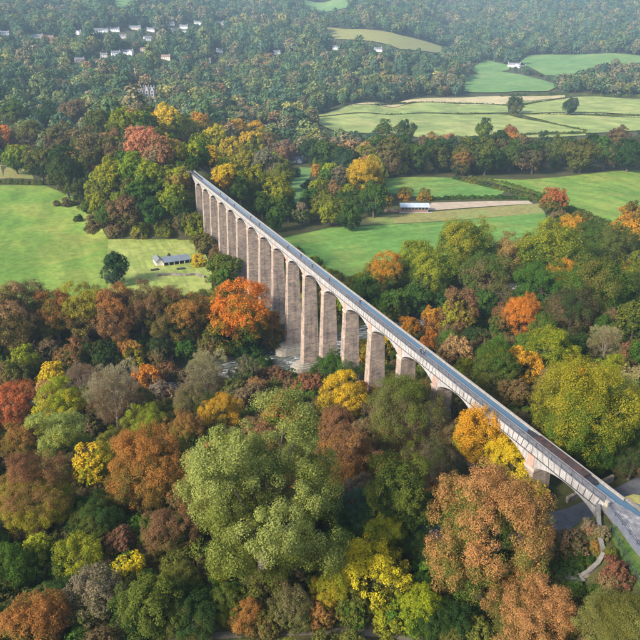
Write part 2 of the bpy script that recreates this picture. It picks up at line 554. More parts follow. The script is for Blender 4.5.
field('garden_lawn', [(291, 172), (300, 167), (312, 168), (308, 182), (306, 200), (297, 204), (288, 196)], M_hillgreen, 0.15, 8, 'garden lawn below the cottage')
# the far fields on the valley floor
field('far_field', [(310, 117), (345, 107), (420, 103), (470, 104), (508, 106.5), (508, 113), (400, 114.5)], M_pale, 0.9, 16, 'long pale green field behind the mid hedge')
field('far_field', [(345, 106.6), (405, 101), (480, 97), (565, 95.5), (565, 98), (520, 101.5), (508, 105.5), (420, 102.6)], M_tan, 0.9, 16, 'tan stubble strip at the back of the valley')
field('far_field', [(509, 106), (522, 102), (566, 98.4), (600, 97), (680, 98), (760, 99), (760, 113), (640, 115.5), (520, 114)], M_pale, 0.9, 16, 'pale pasture with two lone trees')
field('far_field', [(305, 118), (400, 115.2), (500, 114.8), (519, 117), (586, 131), (586, 136), (500, 141), (420, 138), (330, 130)], M_pale, 0.9, 16, 'pale yellowish field in the middle of the valley')
field('far_field', [(521, 115), (640, 116.5), (760, 115), (760, 128), (640, 131), (588, 134)], M_pale, 0.9, 16, 'pale green field beyond the dark treeline')
FIELDS.append([tuple(on_ground(u, v)[:2]) for u, v in [(312, 119), (345, 106), (405, 100), (480, 96), (565, 94.5), (760, 97), (760, 131), (640, 133), (586, 137), (500, 141), (420, 138), (330, 129)]])
for _px in ([(400, 139), (500, 142), (586, 138), (760, 132), (760, 158), (640, 162), (560, 164), (480, 167), (410, 163)],
            [(283, 238), (345, 216), (372, 208), (386, 178), (470, 175), (640, 167), (740, 162), (740, 235), (640, 226), (600, 228), (560, 216), (530, 242), (345, 280)]):
    FIELDS.append([tuple(on_ground(u, v)[:2]) for u, v in _px])
field('hill_field', [(462, 92), (468, 76), (500, 72), (540, 80), (560, 86), (548, 92), (505, 93)], M_hillgreen, 1.6, 20, 'green field below the white farm')
field('hill_field', [(470, 70), (484, 60), (512, 66), (508, 71), (480, 75)], M_hillgreen, 1.6, 20, 'small green field left of the white farm')
field('hill_field', [(520, 63), (528, 56), (580, 55), (650, 57), (650, 63), (600, 66), (570, 76), (545, 76)], M_hillgreen, 1.6, 20, 'sloping green field right of the white farm')
field('hill_field', [(320, 27), (345, 30), (400, 36), (425, 42), (455, 50), (440, 54), (400, 50), (372, 42), (335, 40)], M_rough, 2.2, 25, 'brownish clearing on the wooded hillside')
field('hill_field', [(300, 0), (345, -2), (350, 8), (330, 12), (306, 8)], M_hillgreen, 2.2, 25, 'green clearing at the top of the hill')
field('hill_field', [(108, 0), (135, -2), (138, 6), (118, 9)], M_hillgreen, 2.2, 25, 'tiny green clearing above the village')
# ------------------------------------------------------------------ river, road, canal
def strip(name, pts, w, z, mat, label, kind='structure', follow=False, off=0.05):
    mb = MB()
    L, Rr = [], []
    P = [np.array(p) for p in pts]
    for i, p in enumerate(P):
        d = P[min(i + 1, len(P) - 1)] - P[max(i - 1, 0)]
        d = d / np.linalg.norm(d); n = np.array([-d[1], d[0]])
        ww = w[i] if isinstance(w, (list, tuple)) else w
        a, b = p + n * ww / 2, p - n * ww / 2
        za, zb = (max(hz(*a), hz(*p)) + off, max(hz(*b), hz(*p)) + off) if follow else (z, z)
        L.append((a[0], a[1], za)); Rr.append((b[0], b[1], zb))
    for i in range(len(P) - 1):
        mb.poly([Rr[i], Rr[i + 1], L[i + 1], L[i]])
    o = mb.build(name, mat)
    return tag(o, label, kind=kind)
strip('river', [(x, 140 + float(river_c(np.array(x)))) for x in range(-400, 420, 20)], 30, -38.75, M_river, 'river with white rapids under the aqueduct')
rp = []
for a, b in zip(ROAD[:-1], ROAD[1:]):
    for q in range(5):
        rp.append((a[0] + (b[0] - a[0]) * q / 5, a[1] + (b[1] - a[1]) * q / 5))
strip('road', rp, 5.2, 0, M_asphalt, 'grey lane passing under the first arch', follow=True, off=0.06)
_pp = [on_ground(u, v)[:2] for u, v in [(140, 648), (210, 637), (260, 633), (320, 632), (380, 634), (430, 641)]]
strip('path', [tuple(p) for p in _pp], 1.2, 0, simple('path_gravel', (0.10, 0.085, 0.065), 0.95, 0.2, 1.0), 'narrow path between the foreground trees', follow=True, off=0.10)

# ------------------------------------------------------------------ the aqueduct
SP = 16.15                      # span, pier to pier
XL, XR = -1.95, 1.75            # outer faces of the trough
ZT, ZB, ZS = -0.02, -1.72, -4.2 # trough top, trough bottom, springing
aq = empty('aqueduct', (0, 0, 0), 0, 'long stone aqueduct on tall tapering piers with pale iron arches', 'aqueduct')
def pier_y(n):
    return SP * n + 1.25        # centre line of pier n
def make_pier(n):
    y = pier_y(n)
    base = hz(0, y) - 1.5
    river_pier = n in (8, 9)
    zb = -35.2 if river_pier else base
    mb = MB(); rings = []
    for k in range(13):
        t = k / 12
        z = ZS + (zb - ZS) * t
        dep = ZS - z
        hx = 1.92 + 0.030 * dep; hy = 1.16 + 0.017 * dep
        c = -0.1
        rings.append([(c - hx, y - hy, z), (c + hx, y - hy, z), (c + hx, y + hy, z), (c - hx, y + hy, z)])
    mb.loft(rings[::-1])
    p = mb.build('pier', M_stone, aq, uv=True)
    # capital: two projecting bands of dressed stone below the springing
    q = MB(); q.box(-2.16, 1.96, y - 1.34, y + 1.34, ZS - 0.42, ZS + 0.02); q.box(-2.08, 1.88, y - 1.26, y + 1.26, ZS - 0.7, ZS - 0.42)
    q.build('capital', M_stone_l, p)
    s = MB()
    s.box(-2.0, 1.8, y - 0.85, y + 0.85, ZS + 0.02, ZB - 0.16)
    s.build('pilaster', M_pink, p)
    hx, hy = 1.92 + 0.030 * (ZS - zb), 1.16 + 0.017 * (ZS - zb)
    if river_pier:
        pl = MB()
        lo, hi = -41.0, -35.2
        for (z0, z1, g) in ((lo, -36.2, 1.1), (-36.2, -35.6, 0.75), (-35.6, hi + 0.25, 0.35)):
            x0, x1 = -0.1 - hx - g, -0.1 + hx + g
            y0, y1 = y - hy - g, y + hy + g
            pts = [(x0, y0), (x1, y0)]
            pts += [(x1 + math.sin(math.pi * a / 6) * (y1 - y0) * 0.55, y0 + (y1 - y0) * (1 - math.cos(math.pi * a / 6)) / 2) for a in range(1, 6)]
            pts += [(x1, y1), (x0, y1)]
            pts += [(x0 - math.sin(math.pi * a / 6) * (y1 - y0) * 0.55, y1 - (y1 - y0) * (1 - math.cos(math.pi * a / 6)) / 2) for a in range(1, 6)]
            pl.prism(pts, z0, z1)
        pl.build('plinth', M_moss, p, uv=True)
    return p
for n in range(1, 19):
    make_pier(n)

# iron arches: four ribs to a span, the outer ones of bolted spandrel plates
def arch_z(y, y0, y1):
    c, h = (y0 + y1) / 2, (y1 - y0) / 2
    rise = 2.15
    rad = (h * h + rise * rise) / (2 * rise)
    return ZS + 0.02 + math.sqrt(max(0, rad * rad - (y - c) ** 2)) - (rad - rise)
NP = 10
for k in range(19):
    y0 = pier_y(k) + 0.86 if k else 0.55
    y1 = pier_y(k + 1) - 0.86
    if k == 18: y1 = 309.0
    ztop = ZB - 0.16
    for x, th, outer in ((XL + 0.12, 0.16, True), (-0.75, 0.12, False), (0.55, 0.12, False), (XR - 0.12, 0.16, True)):
        if outer:
            c = (y0 + y1) / 2
            for i in range(NP):
                a, b = y0 + (y1 - y0) * i / NP, y0 + (y1 - y0) * (i + 1) / NP
                g = 0.03
                mb = MB()
                lean = 0.30
                def top(yy): return yy + (yy - c) * 0.0 + (c - yy) / (y1 - y0) * -lean * (ztop - arch_z(yy, y0, y1))
                ys = [a + g, (a + b) / 2, b - g]
                lo = [(yy, arch_z(yy, y0, y1)) for yy in ys]
                hi = [(top(ys[0]), ztop), (top(ys[1]), ztop), (top(ys[2]), ztop)]
                pts = lo + hi[::-1]
                m = len(pts); kk = len(mb.v)
                mb.v += [(x - th / 2, p[0], p[1]) for p in pts] + [(x + th / 2, p[0], p[1]) for p in pts]
                mb.f += [tuple(range(kk, kk + m)), tuple(range(kk + 2 * m - 1, kk + m - 1, -1))]
                for q in range(m):
                    mb.f.append((kk + (q + 1) % m, kk + q, kk + m + q, kk + m + (q + 1) % m))
                mb.m += [0] * (m + 2)
                mb.build('spandrel_plate', M_iron, aq)
        else:
            mb = MB(); N = 14
            for i in range(N):
                a, b = y0 + (y1 - y0) * i / N, y0 + (y1 - y0) * (i + 1) / N
                za, zb_ = arch_z(a, y0, y1), arch_z(b, y0, y1)
                mb.hexa([(x - th / 2, a, za), (x + th / 2, a, za), (x + th / 2, b, zb_), (x - th / 2, b, zb_),
                         (x - th / 2, a, ztop), (x + th / 2, a, ztop), (x + th / 2, b, ztop), (x - th / 2, b, ztop)])
            mb.build('arch_rib', M_iron, aq)
YA, YE = 0.0, 311.0
# trough: core painted dark as flange shade between the pale wedge panels bolted outside
mb = MB()
mb.box(XL + 0.07, XL + 0.14, YA, YE, ZB, ZT - 0.02); mb.box(XR - 0.2, XR - 0.09, YA, YE, ZB, ZT - 0.02); mb.box(XL + 0.14, XR - 0.2, YA, YE, ZB, ZB + 0.1)
mb.build('trough_core', M_flange_shade, aq)
mb = MB(); mb.box(XL - 0.03, XL + 0.3, YA, YE, ZB - 0.155, ZB - 0.005); mb.box(XR - 0.3, XR + 0.03, YA, YE, ZB - 0.155, ZB - 0.005)
mb.build('bottom_flange', M_flange_shade, aq)
for k in range(19):
    ya, yb = (pier_y(k), pier_y(k + 1))
    if k == 0: ya = 0.25
    if k == 18: yb = 310.6
    c = (ya + yb) / 2; n = 12
    for i in range(n):
        a, b = ya + (yb - ya) * i / n, ya + (yb - ya) * (i + 1) / n
        ln = 0.34
        def sh(yy): return (yy - c) / (yb - ya) * 2 * ln
        g = 0.09
        first, last = i == 0, i == n - 1
        ta, tb = (a if first else a + sh(a)), (b if last else b + sh(b))
        ba, bb = (a if first else a - sh(a)), (b if last else b - sh(b))
        for side in (0, 1):
            x0, x1 = (XL, XL + 0.068) if side == 0 else (XR - 0.088, XR - 0.02)
            mb = MB()
            mb.hexa([(x0, ba + g, ZB + 0.04), (x1, ba + g, ZB + 0.04), (x1, bb - g, ZB + 0.04), (x0, bb - g, ZB + 0.04),
                     (x0, ta + g, ZT - 0.10), (x1, ta + g, ZT - 0.10), (x1, tb - g, ZT - 0.10), (x0, tb - g, ZT - 0.10)])
            if side == 0 or k < 2:
                mb.build('trough_panel', M_iron, aq)
mb = MB(); mb.box(XL - 0.04, -0.42, YA + 0.02, YE, -0.09, 0.0); mb.build('towpath', M_tow, aq)
mb = MB(); mb.box(-0.42, -0.30, YA + 0.02, YE, -0.30, 0.03); mb.build('towpath_kerb', M_lip, aq)
mb = MB(); mb.box(XR - 0.19, XR + 0.05, YA + 0.02, YE, -0.02, 0.07); mb.box(XR - 0.24, XR - 0.205, YA + 0.02, YE, -0.7, -0.03); mb.build('trough_rim', M_lip, aq)
# railing, one length to a span
for k in range(19):
    ya, yb = SP * k + 0.2, SP * (k + 1) + 0.2
    if k == 18: yb = 310.5
    if k == 0: ya = 0.3
    rl = MB()
    x = XL + 0.02
    rl.box(x - 0.03, x + 0.03, ya, yb, 1.10, 1.15); rl.box(x - 0.02, x + 0.02, ya, yb, 0.12, 0.15)
    nb = int((yb - ya) / (0.30 if k < 6 else 0.5))
    for i in range(nb):
        yy = ya + (yb - ya) * (i + 0.5) / nb
        w = 0.03 if i % 8 == 0 else 0.013
        rl.box(x - w, x + w, yy - w, yy + w, 0.0 + 0.002, 1.11 if w < 0.02 else 1.2)
    o = rl.build('railing', M_rail, aq); o['kind'] = 'stuff'
# abutments
for (name, y0, y1) in (('abutment', -7.0, 0.5), ('abutment', 309.05, 316.0)):
    mb = MB()
    s = 1 if y0 < 0 else -1
    yf, yk = (y1, y0) if s > 0 else (y0, y1)
    a, b = min(yf, yk), max(yf, yk)
    mb.hexa([(-2.35, a, -14), (2.15, a, -14), (2.15, b + (0.4 if s > 0 else 0), -14), (-2.35, b + (0.4 if s > 0 else 0), -14), (-2.12, a, -1.8), (1.92, a, -1.8), (1.92, b, -1.8), (-2.12, b, -1.8)])
    o = mb.build(name, M_wall, aq, uv=True)
    mb = MB(); mb.box(-2.5, -1.96, a + 0.02, b - 0.4, -1.79, -0.06); mb.box(1.8, 2.4, a + 0.02, b - 0.4, -1.79, -0.06)
    mb.build('coping', M_wall, o, uv=True)
mb = MB(); mb.box(-2.42, -2.02, -0.6, 0.0, -0.055, 0.75); mb.box(-2.46, -1.98, -0.64, 0.04, 0.75, 0.86)
mb.build('end_pillar', M_moss, aq)

# canal water in the trough and onwards
def flat(name, poly, z, mat, label=None, thick=None, kind='structure'):
    mb = MB()
    if thick: mb.prism(poly, z - thick, z)
    else: mb.poly([(x, y, z) for x, y in poly])
    return tag(mb.build(name, mat), label, kind=kind)
flat('canal_water', [(-0.31, YE), (-0.31, 0.3), (1.3, -8), (1.9, -18), (1.9, -140), (7.5, -140), (7.0, -18), (5.0, -8), (3.1, -1.5), (XR - 0.25, 0.3), (XR - 0.25, YE)], -0.34, M_canal, 'canal water in the iron trough')
flat('canal_bank', [(XR - 0.2, 0.5), (3.1, -1.5), (5.0, -8), (7.0, -18), (7.5, -140), (13, -140), (12, -18), (8, -3), (4, 0.5)][::-1], -0.16, M_rough, 'grassy bank on the far side of the canal', 0.7)
flat('wharf', [(-2.02, -0.05), (-0.31, 0.0), (1.3, -8), (1.9, -18), (1.9, -140), (-9, -140), (-8, -24), (-4.4, -8.7)][::-1], -0.01, M_pave, 'grey mottled paving of the wharf at the near end', 0.8)
mbp = [(-2.5, -0.9), (-4.9, -8.7), (-8.4, -24), (-9.4, -60)]
w = empty('parapet', (0, 0, 0), 0, 'low dark coping wall with black handrail beside the wharf', 'parapet')
mb = MB(); rl = MB()
for (ax, ay), (bx, by) in zip(mbp[:-1], mbp[1:]):
    d = np.array([bx - ax, by - ay]); d /= np.linalg.norm(d); n = np.array([-d[1], d[0]]) * 0.28
    mb.hexa([(ax + n[0], ay + n[1], -1.6), (bx + n[0], by + n[1], -1.6), (bx - n[0], by - n[1], -1.6), (ax - n[0], ay - n[1], -1.6),
             (ax + n[0], ay + n[1], 0.28), (bx + n[0], by + n[1], 0.28), (bx - n[0], by - n[1], 0.28), (ax - n[0], ay - n[1], 0.28)])
    L = math.hypot(bx - ax, by - ay); k = max(2, int(L / 1.8))
    rl.tube([(ax, ay, 1.1), (bx, by, 1.1)], [0.035, 0.035]); rl.tube([(ax, ay, 0.7), (bx, by, 0.7)], [0.025, 0.025])
    for i in range(k):
        rl.tube([(ax + (bx - ax) * i / k, ay + (by - ay) * i / k, 0.2), (ax + (bx - ax) * i / k, ay + (by - ay) * i / k, 1.12)], [0.035, 0.035])
mb.build('wall', simple('slate_coping', (0.12, 0.13, 0.155), 0.8, 0.2, 1.0), w); rl.build('handrail', M_rail, w)
M_verge = grass('verge_grass', [(0.05, 0.11, 0.02), (0.08, 0.14, 0.03), (0.13, 0.15, 0.05)], 0.3, 1.5)
# grass strip left of the parapet
flat('verge', [(-3.6, -3.4), (-5.2, -8.7), (-8.7, -24), (-9.7, -60), (-16, -60), (-13.5, -24), (-8.0, -9.7), (-6.0, -5.4), (-4.9, -3.6)], -0.62, M_verge, 'green grass verge beside the wharf', 0.5)
# black iron fence along the verge
fn = empty('fence', (0, 0, 0), 0, 'black iron post and rail fence on the green verge', 'fence')
fpts = [(-5.4, -4.6), (-6.6, -7.2), (-8.6, -11), (-11, -18), (-13, -26)]
for (ax, ay), (bx, by) in zip(fpts[:-1], fpts[1:]):
    k = max(1, int(math.hypot(bx - ax, by - ay) / 1.7))
    for i in range(k):
        q = MB(); px, py = ax + (bx - ax) * i / k, ay + (by - ay) * i / k
        q.box(px - 0.06, px + 0.06, py - 0.06, py + 0.06, -1.4, 0.72); q.build('post', M_rail, fn)
    for z in (-0.2, 0.2, 0.6):
        q = MB(); q.tube([(ax, ay, z), (bx, by, z)], [0.035, 0.035]); q.build('rail', M_rail, fn)
# curved wing wall by the lane
ww = empty('wing_wall', (0, 0, 0), 0, 'curved stone wing wall with flat coping beside the lane', 'wall')
_wq = [on_ground(u, v) for u, v in ((599, 541), (603, 557), (597, 567), (588, 575), (577, 581))]
wp = [(-2.7, 0.9)] + [tuple(p[:2]) for p in _wq]
mb = MB(); cp = MB()
zz = [-0.5] + [p[2] + 0.7 for p in _wq]
for i in range(len(wp) - 1):
    (ax, ay), (bx, by) = wp[i], wp[i + 1]
    d = np.array([bx - ax, by - ay]); d /= np.linalg.norm(d); n = np.array([-d[1], d[0]])
    for tgt, hw, lo, hi in ((mb, 0.24, -14, 0.0), (cp, 0.31, 0.0, 0.18)):
        za0, zb0 = (lo, lo) if lo == -14 else (zz[i] + lo, zz[i + 1] + lo)
        tgt.hexa([(ax - n[0] * hw, ay - n[1] * hw, za0), (ax + n[0] * hw, ay + n[1] * hw, za0), (bx + n[0] * hw, by + n[1] * hw, zb0), (bx - n[0] * hw, by - n[1] * hw, zb0),
                  (ax - n[0] * hw, ay - n[1] * hw, zz[i] + hi), (ax + n[0] * hw, ay + n[1] * hw, zz[i] + hi), (bx + n[0] * hw, by + n[1] * hw, zz[i + 1] + hi), (bx - n[0] * hw, by - n[1] * hw, zz[i + 1] + hi)])
bx_, by_ = wp[-1]; bz_ = zz[-1]; mb.box(bx_ - 1.7, bx_ + 0.2, by_ - 0.9, by_ + 0.9, -14, bz_ + 0.05); cp.box(bx_ - 1.9, bx_ + 0.4, by_ - 1.1, by_ + 1.1, bz_ + 0.05, bz_ + 0.35)
mb.build('wall', M_wall, ww, uv=True); cp.build('coping', simple('dull_grey_coping', (0.125, 0.12, 0.105), 0.9, 0.4, 1.5), ww)
# low kerb wall on the far side of the lane, seen through the arch
kw = MB(); kw.hexa([(3.5, 12.6, -11), (16, 14.6, -11), (16, 15.2, -11), (3.5, 13.2, -11), (3.5, 12.6, -9.4), (16, 14.6, -9.4), (16, 15.2, -9.4), (3.5, 13.2, -9.4)])
tag(kw.build('lane_wall', M_wall, uv=True), 'low stone wall along the lane under the first arch', 'wall')

# ------------------------------------------------------------------ narrowboat in the near end of the trough
def narrowboat():
    t = empty('narrowboat', (0.58, 13.6, -0.34), 0, 'long dark maroon narrowboat filling the trough at the near end', 'boat')
    hw = 0.82; L = 8.3
    hull = MB()
    def ring(y, w, z0, z1): return [(-w, y, z0), (w, y, z0), (w, y, z1), (-w, y, z1)]
    hull.loft([ring(-L - 0.7, 0.25, -0.2, 0.30), ring(-L, 0.72, -0.3, 0.26), ring(-L + 1.2, hw, -0.35, 0.22), ring(L - 1.8, hw, -0.35, 0.22), ring(L - 0.6, 0.55, -0.3, 0.30), ring(L, 0.1, -0.15, 0.42)])
    hull.build('hull', simple('black_hull', (0.02, 0.02, 0.022), 0.5), t)
    cab = MB()
    def cr(y): return [(-0.80, y, 0.225), (0.80, y, 0.225), (0.72, y, 0.50), (-0.72, y, 0.50)]
    cab.loft([cr(-L + 1.5), cr(L - 2.6)])
    c = cab.build('cabin', simple('maroon_cabin', (0.05, 0.018, 0.016), 0.5), t)
    rf = MB()
    rf.loft([[(-0.74, y, 0.505), (0.74, y, 0.505), (0.70, y, 0.53), (0.3, y, 0.565), (-0.3, y, 0.565), (-0.70, y, 0.53)] for y in (-L + 1.45, L - 2.55)])
    r_ = rf.build('roof', simple('dark_roof', (0.030, 0.020, 0.019), 0.85, 0.5, 0.8), t)
    for y, w, l in ((-5.0, 0.35, 0.5), (-1.0, 0.3, 0.9), (2.5, 0.25, 0.6), (4.4, 0.4, 0.3)):
        m = MB(); m.box(-w, w, y - l, y + l, 0.566, 0.70); m.build('roof_box', simple('roof_box_paint', (0.055, 0.022, 0.02), 0.8), r_)
    for i in range(7):
        for s in (-1, 1):
            m = MB(); y = -L + 2.6 + i * 1.7
            xa, xb = (0.775, 0.80)
            m.box(min(s * xa, s * xb), max(s * xa, s * xb), y - 0.35, y + 0.35, 0.28, 0.44); m.build('window', simple('boat_glass', (0.03, 0.035, 0.04), 0.15), c)
narrowboat()
# ------------------------------------------------------------------ tree prototypes (crown radius 1)
def unit(a):
    return a / (np.linalg.norm(a, axis=-1, keepdims=True) + 1e-9)
def crown_arrays(seed, nl, nleaf, leaf, rz=1.0, rx=1.0, zc=1.6, shape='round', lobe=(0.24, 0.36), nsub=20):
    """ boughs -> leafy sub-clumps -> leaves, so the crown has lobes, hollows and an uneven outline """
    g = np.random.default_rng(seed)
    k = np.arange(nl) + 0.5
    ph = np.arccos(1 - 2 * k / nl); th = math.pi * (1 + 5 ** 0.5) * k + g.uniform(0, 6)
    d = np.stack([np.cos(th) * np.sin(ph), np.sin(th) * np.sin(ph), np.cos(ph)], -1)
    d = unit(d + g.normal(0, 0.20, d.shape))
    lowf = np.zeros(nl)
    for _ in range(3):
        w = unit(g.normal(0, 1, 3)); lowf += 0.09 * np.sin(d @ w * g.uniform(2, 4.5) + g.uniform(0, 6))
    rad = (0.60 + g.uniform(-0.13, 0.13, nl)) * (1 + lowf)
    rad[g.uniform(0, 1, nl) < 0.12] *= 0.6
    lr = g.uniform(*lobe, nl)
    c = d * rad[:, None]
    if shape == 'cone':
        zz = g.uniform(-1, 1, nl); aa = g.uniform(0, 6.28, nl)
        w = (1 - (zz + 1) / 2) * 0.8 + 0.05
        c = np.stack([np.cos(aa) * w, np.sin(aa) * w, zz], -1); d = unit(c * [1, 1, 0.3]); lr = 0.10 + 0.22 * w
    c = c * [rx, rx, rz]
    if shape != 'cone':             # inner boughs fill the heart and the top of the crown
        ni = max(4, nl // 3)
        di = unit(g.normal(0, 1, (ni, 3)) + [0, 0, 0.5])
        c = np.vstack([c, di * g.uniform(0.12, 0.42, (ni, 1)) * [rx, rx, rz]]); d = np.vstack([d, di]); lr = np.concatenate([lr, g.uniform(lobe[0], lobe[1], ni) * 1.05])
    keep = c[:, 2] > -0.80 * rz
    c, d, lr = c[keep], d[keep], lr[keep]; nl = len(c)
    b_rand = np.clip(g.normal(0.5, 0.24, nl), 0, 1)
    # sub-clumps over each bough, mostly on its outer and upper side
    sd = unit(unit(g.normal(0, 1, (nl, nsub, 3))) + 0.75 * d[:, None] + [0, 0, 0.25])
    sr = lr[:, None] * g.uniform(0.22, 0.42, (nl, nsub))
    sc = c[:, None] + sd * (lr[:, None] * g.uniform(0.62, 1.14, (nl, nsub)))[..., None]
    S, SR, SB = sc.reshape(-1, 3), sr.ravel(), np.repeat(b_rand, nsub)
    SB = np.clip(SB + g.normal(0, 0.12, len(SB)), 0, 1)
    SO = unit(sd.reshape(-1, 3) + 0.5 * np.repeat(d, nsub, 0))
    si = g.choice(len(S), nleaf, p=SR ** 2 / (SR ** 2).sum())
    e = unit(unit(g.normal(0, 1, (nleaf, 3))) + 0.55 * SO[si] + [0, 0, 0.2])
    p = S[si] + e * (SR[si] * g.uniform(0.55, 1.12, nleaf))[:, None]
    nrm = unit(e * 0.7 + SO[si] * 0.35 + np.array([0, 0, 0.35]) + g.normal(0, 0.34, (nleaf, 3)))
    out = np.clip(np.linalg.norm(p / [rx, rx, rz], axis=1), 0, 1.2)
    hgt = np.clip((p[:, 2] / rz + 1) / 2, 0, 1)
    lr01 = np.clip(SB[si] + g.normal(0, 0.10, nleaf), 0, 1)
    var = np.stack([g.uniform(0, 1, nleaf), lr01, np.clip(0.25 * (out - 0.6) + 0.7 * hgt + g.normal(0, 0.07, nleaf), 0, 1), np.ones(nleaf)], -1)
    p = p + [0, 0, zc]
    return p, nrm, leaf * (0.45 + 1.15 * g.uniform(0, 1, nleaf) ** 1.4), var, c + [0, 0, zc], lr
def leaf_mesh(name, p, nrm, size, var, mats, aspect=0.62, along=None, extra=None):
    g = np.random.default_rng(len(p))
    n = len(p)
    t = unit(np.cross(nrm, g.normal(0, 1, (n, 3)))) if along is None else along
    b = np.cross(nrm, t)
    s = size[:, None]
    V = np.stack([p + t * s, p + b * s * aspect + nrm * s * 0.12, p - t * s, p - b * s * aspect + nrm * s * 0.12], 1).reshape(-1, 3)
    F = np.arange(4 * n).reshape(-1, 4)
    v2, f2 = [], []
    if extra is not None:
        v2, f2 = extra.v, extra.f
    me = bpy.data.meshes.new(name)
    nv = 4 * n
    allv = np.vstack([V, np.array(v2).reshape(-1, 3)]) if len(v2) else V
    loops = np.concatenate([F.ravel()] + [np.array(f) + nv for f in f2]) if f2 else F.ravel()
    starts = np.concatenate([np.arange(0, 4 * n, 4), 4 * n + np.cumsum([0] + [len(f) for f in f2])[:-1]]) if f2 else np.arange(0, 4 * n, 4)
    me.vertices.add(len(allv)); me.vertices.foreach_set('co', allv.astype(np.float32).ravel())
    me.loops.add(len(loops)); me.loops.foreach_set('vertex_index', loops.astype(np.int32))
    me.polygons.add(len(starts)); me.polygons.foreach_set('loop_start', starts.astype(np.int32))
    me.update(calc_edges=True)
    vv = np.repeat(var, 4, axis=0)
    if len(v2):
        vv = np.vstack([vv, np.tile([[0.5, 0.5, 0.5, 1]], (len(v2), 1))])
    at = me.attributes.new('var', 'FLOAT_COLOR', 'POINT')
    at.data.foreach_set('color', vv.astype(np.float32).ravel())
    for m in mats:
        me.materials.append(m)
    if f2:
        me.polygons.foreach_set('material_index', np.concatenate([np.zeros(n, np.int32), np.ones(len(f2), np.int32)]))
    return me
def trunk_mb(seed, lobes, lr, zc, rz, n_limb=14, thick=0.065, seg=6):
    g = np.random.default_rng(seed)
    mb = MB()
    top = zc - rz * 0.05
    bend = g.normal(0, 0.04, 2)
    mb.tube([(0, 0, -0.12), (0, 0, 0.0), (bend[0] * .5, bend[1] * .5, top * 0.4), (bend[0], bend[1], top * 0.75), (bend[0] * 1.4, bend[1] * 1.4, top + 0.3 * rz)],
            [thick * 1.7, thick * 1.3, thick, thick * 0.75, thick * 0.25], seg)
    idx = g.choice(len(lobes), min(n_limb, len(lobes)), replace=False)
    for i in idx:
        c = lobes[i]
        z0 = g.uniform(0.35, 0.85) * top
        z0 = min(z0, c[2] - 0.05) if c[2] > 0.3 else 0.3
        s = np.array([bend[0] * z0 / top, bend[1] * z0 / top, z0])
        mid = s * 0.45 + c * 0.55 + np.array([0, 0, -0.08 * np.linalg.norm(c - s)])
        mb.tube([s, mid, c], [thick * 0.5, thick * 0.32, thick * 0.12], 5)
    return mb
NEAR, MID, FARP = {}, {}, {}
def add_proto(store, key, seed, nl, nleaf, leaf, rz, zc, shape='round', rx=1.0, lobe=(0.24, 0.36), limbs=14):
    p, nrm, s, var, lc, lr = crown_arrays(seed, nl, nleaf, leaf, rz, rx, zc, shape, lobe)
    cm = leaf_mesh('crown', p, nrm, s, var, [M_leaf])
    tm = trunk_mb(seed, lc, lr, zc, rz, limbs).mesh('trunk', M_bark)
    store.setdefault(key, []).append((cm, tm))
def add_bare(store, key, seed, n):
    p, nrm, s, var, lc, lr = crown_arrays(seed, 20, n, 0.048, 1.1, 0.95, 1.5, 'round', (0.30, 0.46))
    along = unit(p - np.array([0, 0, 0.9]) + np.random.default_rng(seed).normal(0, 0.55, p.shape))
    nrm = unit(np.cross(along, np.random.default_rng(seed + 1).normal(0, 1, p.shape)))
    cm = leaf_mesh('crown', p, nrm, s, var, [M_leaf], aspect=0.09, along=along)
    tm = trunk_mb(seed, lc, lr, 1.5, 1.1, 20, 0.05).mesh('trunk', M_twig)
    store.setdefault(key, []).append((cm, tm))
BIG = {}
LB = (0.30, 0.46)
for i in range(2):
    add_proto(BIG, 'round', 5 + i, 26, 120000, 0.0105, 0.92, 1.25, lobe=(0.26, 0.42), limbs=18)
add_proto(BIG, 'giant', 30, 28, 210000, 0.0080, 1.05, 1.20, lobe=(0.20, 0.36), limbs=24)
add_proto(BIG, 'dome', 33, 44, 190000, 0.0088, 0.95, 1.15, lobe=(0.20, 0.32), limbs=24)
for i in range(4):
    add_proto(NEAR, 'round', 10 + i, 20, 46000, 0.0180, 0.95, 1.25, lobe=LB)
for i in range(2):
    add_proto(NEAR, 'tall', 20 + i, 24, 46000, 0.0190, 1.35, 1.65, lobe=LB)
for i in range(3):
    add_proto(NEAR, 'bush', 35 + i, 16, 34000, 0.021, 0.8, 0.62, lobe=(0.3, 0.5))
add_bare(NEAR, 'bare', 40, 30000)
NEAR['giant'] = NEAR['round']
for i in range(5):
    add_proto(MID, 'round', 50 + i, 18, 12000, 0.042, 0.98, 1.18, lobe=LB)
for i in range(3):
    add_proto(MID, 'tall', 60 + i, 22, 12000, 0.044, 1.35, 1.55, lobe=LB)
for i in range(2):
    add_proto(MID, 'bush', 65 + i, 12, 6000, 0.058, 0.8, 0.62, lobe=(0.32, 0.5))
add_bare(MID, 'bare', 70, 14000)
MID['giant'] = MID['round']
CENTER = {'round': 1.22, 'tall': 1.6, 'giant': 1.20, 'dome': 1.15, 'bush': 0.62, 'bare': 1.5}

